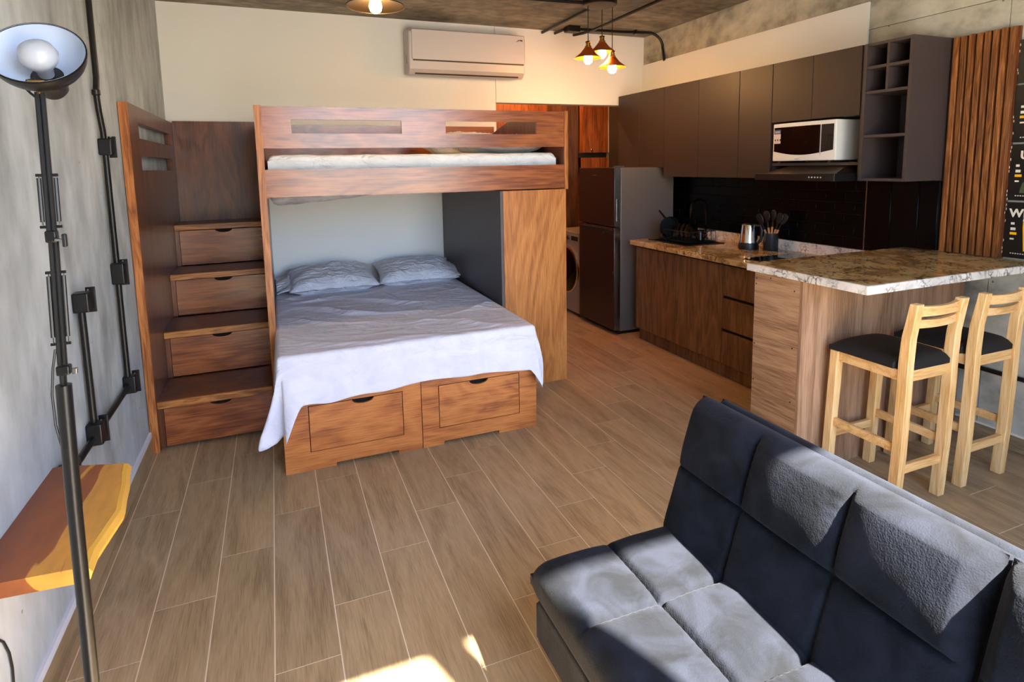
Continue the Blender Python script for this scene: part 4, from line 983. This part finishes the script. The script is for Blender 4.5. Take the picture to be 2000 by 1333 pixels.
o = conduit('ceiling_conduit', [(2.79, 5.195, zc-0.002), (2.80, 5.02, zc-0.02), (2.81, 4.85, zc-0.025), (2.815, 4.5, zc-0.02), (2.83, 1.8, zc)], 'long black ceiling conduit right of the copper pendants')
o = conduit('ceiling_conduit', [(2.33, 4.17, zc), (0.8, 4.25, zc)], 'black ceiling conduit leading left from the round pendant canopy')

# ================================================================== PENDANTS
pe = thing('pendant_light', (2.475, 4.18, 2.36), 'cluster of three small copper shades on black cords under a round black canopy', 'lamp')
G().lathe((2.46, 4.15, 2.84), [(0.135, -0.001), (0.135, -0.034), (0.128, -0.040)], 36).build('canopy', 'black', pe, True)
G().lathe((2.46, 4.15, 2.84), [(0.127, -0.0405), (0.10, -0.043), (0.01, -0.044)], 36).build('canopy_cover', 'bronze', pe, True)
spots = [((2.367, 4.17), 2.400), ((2.535, 4.24), 2.465), ((2.575, 4.15), 2.335)]
for (x, y), zb in spots:
    # zb: lower rim of the shade
    s_ = G().lathe((x, y, zb), [(0.108, 0.0), (0.100, 0.010), (0.060, 0.040), (0.032, 0.075), (0.026, 0.083), (0.024, 0.083), (0.030, 0.072), (0.057, 0.038), (0.098, 0.007)], 32, caps=False).build('shade', 'copper', pe, True)
    G().lathe((x, y, zb+0.083), [(0.026, 0.0), (0.026, 0.008), (0.019, 0.012), (0.019, 0.036), (0.024, 0.040), (0.018, 0.046), (0.006, 0.05)], 20).build('socket', 'brass', pe, True)
    G().tube([(x, y, zb+0.133), (x, y, 2.797)], 0.0034, 8).build('cord', 'black', pe, True)
    G().lathe((x, y, zb), [(0.013, 0.06), (0.030, 0.02), (0.036, -0.008), (0.030, -0.032), (0.014, -0.046), (0.002, -0.048)], 20).build('bulb', 'bulbw', pe, True)
    bulb_light('copper_bulb_light', (x, y, zb-0.075), 1.8, (1.0, 0.52, 0.20), 0.04)
bp_ = thing('pendant_light', (0.63, 3.62, 2.52), 'single wide shallow dark bronze shade hanging from the ceiling left of the air conditioner', 'lamp')
X_, Y_, Z_ = 0.628, 3.62, 2.515
G().lathe((X_, Y_, Z_), [(0.170, 0.0), (0.168, 0.006), (0.10, 0.028), (0.045, 0.045), (0.035, 0.060), (0.033, 0.060), (0.043, 0.042), (0.098, 0.024), (0.165, 0.003)], 40, caps=False).build('shade', 'bronze', bp_, True)
G().lathe((X_, Y_, Z_+0.06), [(0.036, 0), (0.036, 0.012), (0.024, 0.018), (0.024, 0.05), (0.008, 0.055)], 20).build('socket', 'brass', bp_, True)
G().tube([(X_, Y_, Z_+0.115), (X_, Y_, 2.822)], 0.0045, 8).build('stem', 'bronze', bp_, True)
G().lathe((X_, Y_, 2.84), [(0.05, -0.001), (0.05, -0.015), (0.01, -0.02)], 20).build('canopy', 'bronze', bp_, True)
G().lathe((X_, Y_, Z_), [(0.014, 0.058), (0.032, 0.025), (0.038, 0.0), (0.030, -0.026), (0.012, -0.038), (0.002, -0.04)], 20).build('bulb', 'bulby', bp_, True)
bulb_light('wide_pendant_light', (X_, Y_, Z_-0.07), 1.5, (1.0, 0.62, 0.30), 0.04)

# ================================================================== FLOOR LAMP
fp = thing('floor_lamp', (-0.40, 1.30, 0), 'black articulated floor lamp with a white-lined dome shade in front of the left wall', 'lamp')
G().lathe((-0.40, 1.30, 0), [(0.125, 0.0005), (0.125, 0.014), (0.118, 0.020), (0.014, 0.024)], 36).build('base', 'black', fp, True)
yl = 1.30
def L(x, z, y=yl): return (x, y, z)
G().tube([L(-0.402, 0.02), L(-0.399, 0.557)], 0.0115, 14).build('lower_pole', 'black', fp, True)
G().tube([L(-0.399, 0.557), L(-0.394, 0.93)], 0.0125, 14).build('middle_pole', 'black', fp, True)
G().tube([L(-0.394, 0.93), L(-0.3885, 1.176)], 0.0130, 14).build('upper_pole', 'black', fp, True)
G().tube([L(-0.3885, 1.172), L(-0.3875, 1.215)], 0.006, 10).build('pivot_stem', 'black', fp, True)
G().box(-0.396, -0.374, yl-0.010, yl+0.010, 1.196, 1.214).build('elbow_bracket', 'black', fp, bevel=0.003)
def arm(p0, p1, spring_lo, spring_hi, off, nm):
    p0, p1 = Vector(p0), Vector(p1)
    for s in (-1, 1): G().tube([p0+Vector((s*0.004, 0, 0)), p1+Vector((s*0.004, 0, 0))], 0.0042, 10).build('arm_bar', 'black', fp, True)
    for t_ in (spring_lo, spring_hi):
        c = p0.lerp(p1, t_); G().tube([c+Vector((-off-0.004, 0, 0)), c+Vector((off+0.004, 0, 0))], 0.0028, 8).build('cross_pin', 'black', fp, True)
    for s in (-1, 1):
        a = p0.lerp(p1, spring_lo)+Vector((s*off, 0, 0)); b = p0.lerp(p1, spring_hi)+Vector((s*off, 0, 0)); d = (b-a)
        g = G().tube([a+d*0.10, a+d*0.95], 0.0036, 8); 
        sp_ = g.build('spring', 'blackm', fp, True)
        G().tube([a, a+d*0.11], 0.0015, 6).build('spring_end', 'steel', sp_, True); G().tube([a+d*0.94, b], 0.0015, 6).build('spring_end', 'steel', sp_, True)
arm(L(-0.3865, 1.215), L(-0.3785, 1.452), 0.17, 0.74, 0.0115, 0)
arm(L(-0.3795, 1.462), L(-0.3735, 1.715), 0.05, 0.42, 0.0125, 1)
G().box(-0.389, -0.371, yl-0.009, yl+0.009, 1.446, 1.468).build('elbow_bracket', 'black', fp, bevel=0.003)
G().tube([L(-0.372, 1.452, yl-0.012), L(-0.360, 1.450, yl-0.014)], 0.003, 8).build('knob_stem', 'steel', fp, True)
G().box(-0.361, -0.354, yl-0.019, yl-0.009, 1.438, 1.462).build('wing_knob', 'blackm', fp, bevel=0.002)
G().box(-0.372, -0.364, yl-0.006, yl+0.004, 1.196, 1.206).build('bolt', 'steel', fp, bevel=0.001)
# loose cables
G().tube([L(-0.395, 1.245), L(-0.402, 1.21), L(-0.408, 1.16), L(-0.408, 1.10), L(-0.402, 1.05), L(-0.400, 1.03)], 0.0022, 8).build('cable', 'blackm', fp, True)
G().tube([L(-0.412, 0.55), L(-0.418, 0.45), L(-0.414, 0.36), L(-0.41, 0.2), L(-0.42, 0.03)], 0.0022, 8).build('cable', 'blackm', fp, True)
G().tube([L(-0.374, 1.70), L(-0.386, 1.712), L(-0.394, 1.722), L(-0.390, 1.735), L(-0.378, 1.738)], 0.0022, 8).build('cable', 'blackm', fp, True)
# head: dome opening tilted up and towards the camera
C0 = Vector((-0.367, 1.285, 1.782))
ax = (Vector((0.02, -0.80, 0.60))).normalized()
Rm = 0.073
prof_out = [(Rm, 0.0)]+[(Rm*math.cos(a)**0.9, -0.058*math.sin(a)) for a in [PI/2*i/10 for i in range(1, 8)]]+[(0.026, -0.060)]
prof_in = [(r-0.0016, h+0.0012) for r, h in prof_out]
hs_ = G().lathe(C0, prof_out, 44, ax, caps=False).build('shade', 'black', fp, True)
G().lathe(C0, prof_in, 44, ax, caps=False).build('shade_lining', 'lampin', fp, True)
G().lathe(C0, [(Rm+0.0006, 0.0006), (Rm-0.0018, 0.0008), (Rm-0.0018, -0.001), (Rm+0.0006, -0.001)], 44, ax, caps=False).build('shade_rim', 'black', fp, True)
G().lathe(C0-ax*0.060, [(0.027, 0.002), (0.025, -0.030), (0.018, -0.040), (0.002, -0.041)], 24, ax).build('lamp_holder', 'blackm', fp, True)
G().lathe(C0-ax*0.008, [(0.012, -0.046), (0.014, -0.030), (0.026, -0.012), (0.030, 0.0), (0.026, 0.014), (0.014, 0.024), (0.002, 0.027)], 28, ax).build('bulb', 'bulboff', fp, True)
G().tube([C0-ax*0.064+Vector((0, 0, -0.01)), Vector((-0.375, 1.30, 1.73)), Vector((-0.3735, 1.30, 1.712))], 0.0045, 8).build('swivel', 'brass', fp, True)
G().box(-0.385, -0.360, yl-0.018, yl-0.010, 1.728, 1.734).build('swivel_plate', 'brass', fp)
# a cable lying against the wall at the lower left
o = G().tube([(XL+0.006, 1.45, 0.42), (XL+0.006, 1.60, 0.425), (XL+0.006, 1.70, 0.418), (XL+0.006, 1.745, 0.402), (XL+0.006, 1.775, 0.37), (XL+0.006, 1.797, 0.32), (XL+0.006, 1.803, 0.27), (XL+0.006, 1.797, 0.216), (XL+0.017, 1.78, 0.149), (XL+0.018, 1.75, 0.01)], 0.003, 8).build('power_cable', 'blackm', None, True, loc=(XL+0.006, 1.80, 0.0))
tag(o, 'thin black power cable hanging against the left wall below the wooden shelf', 'cable')
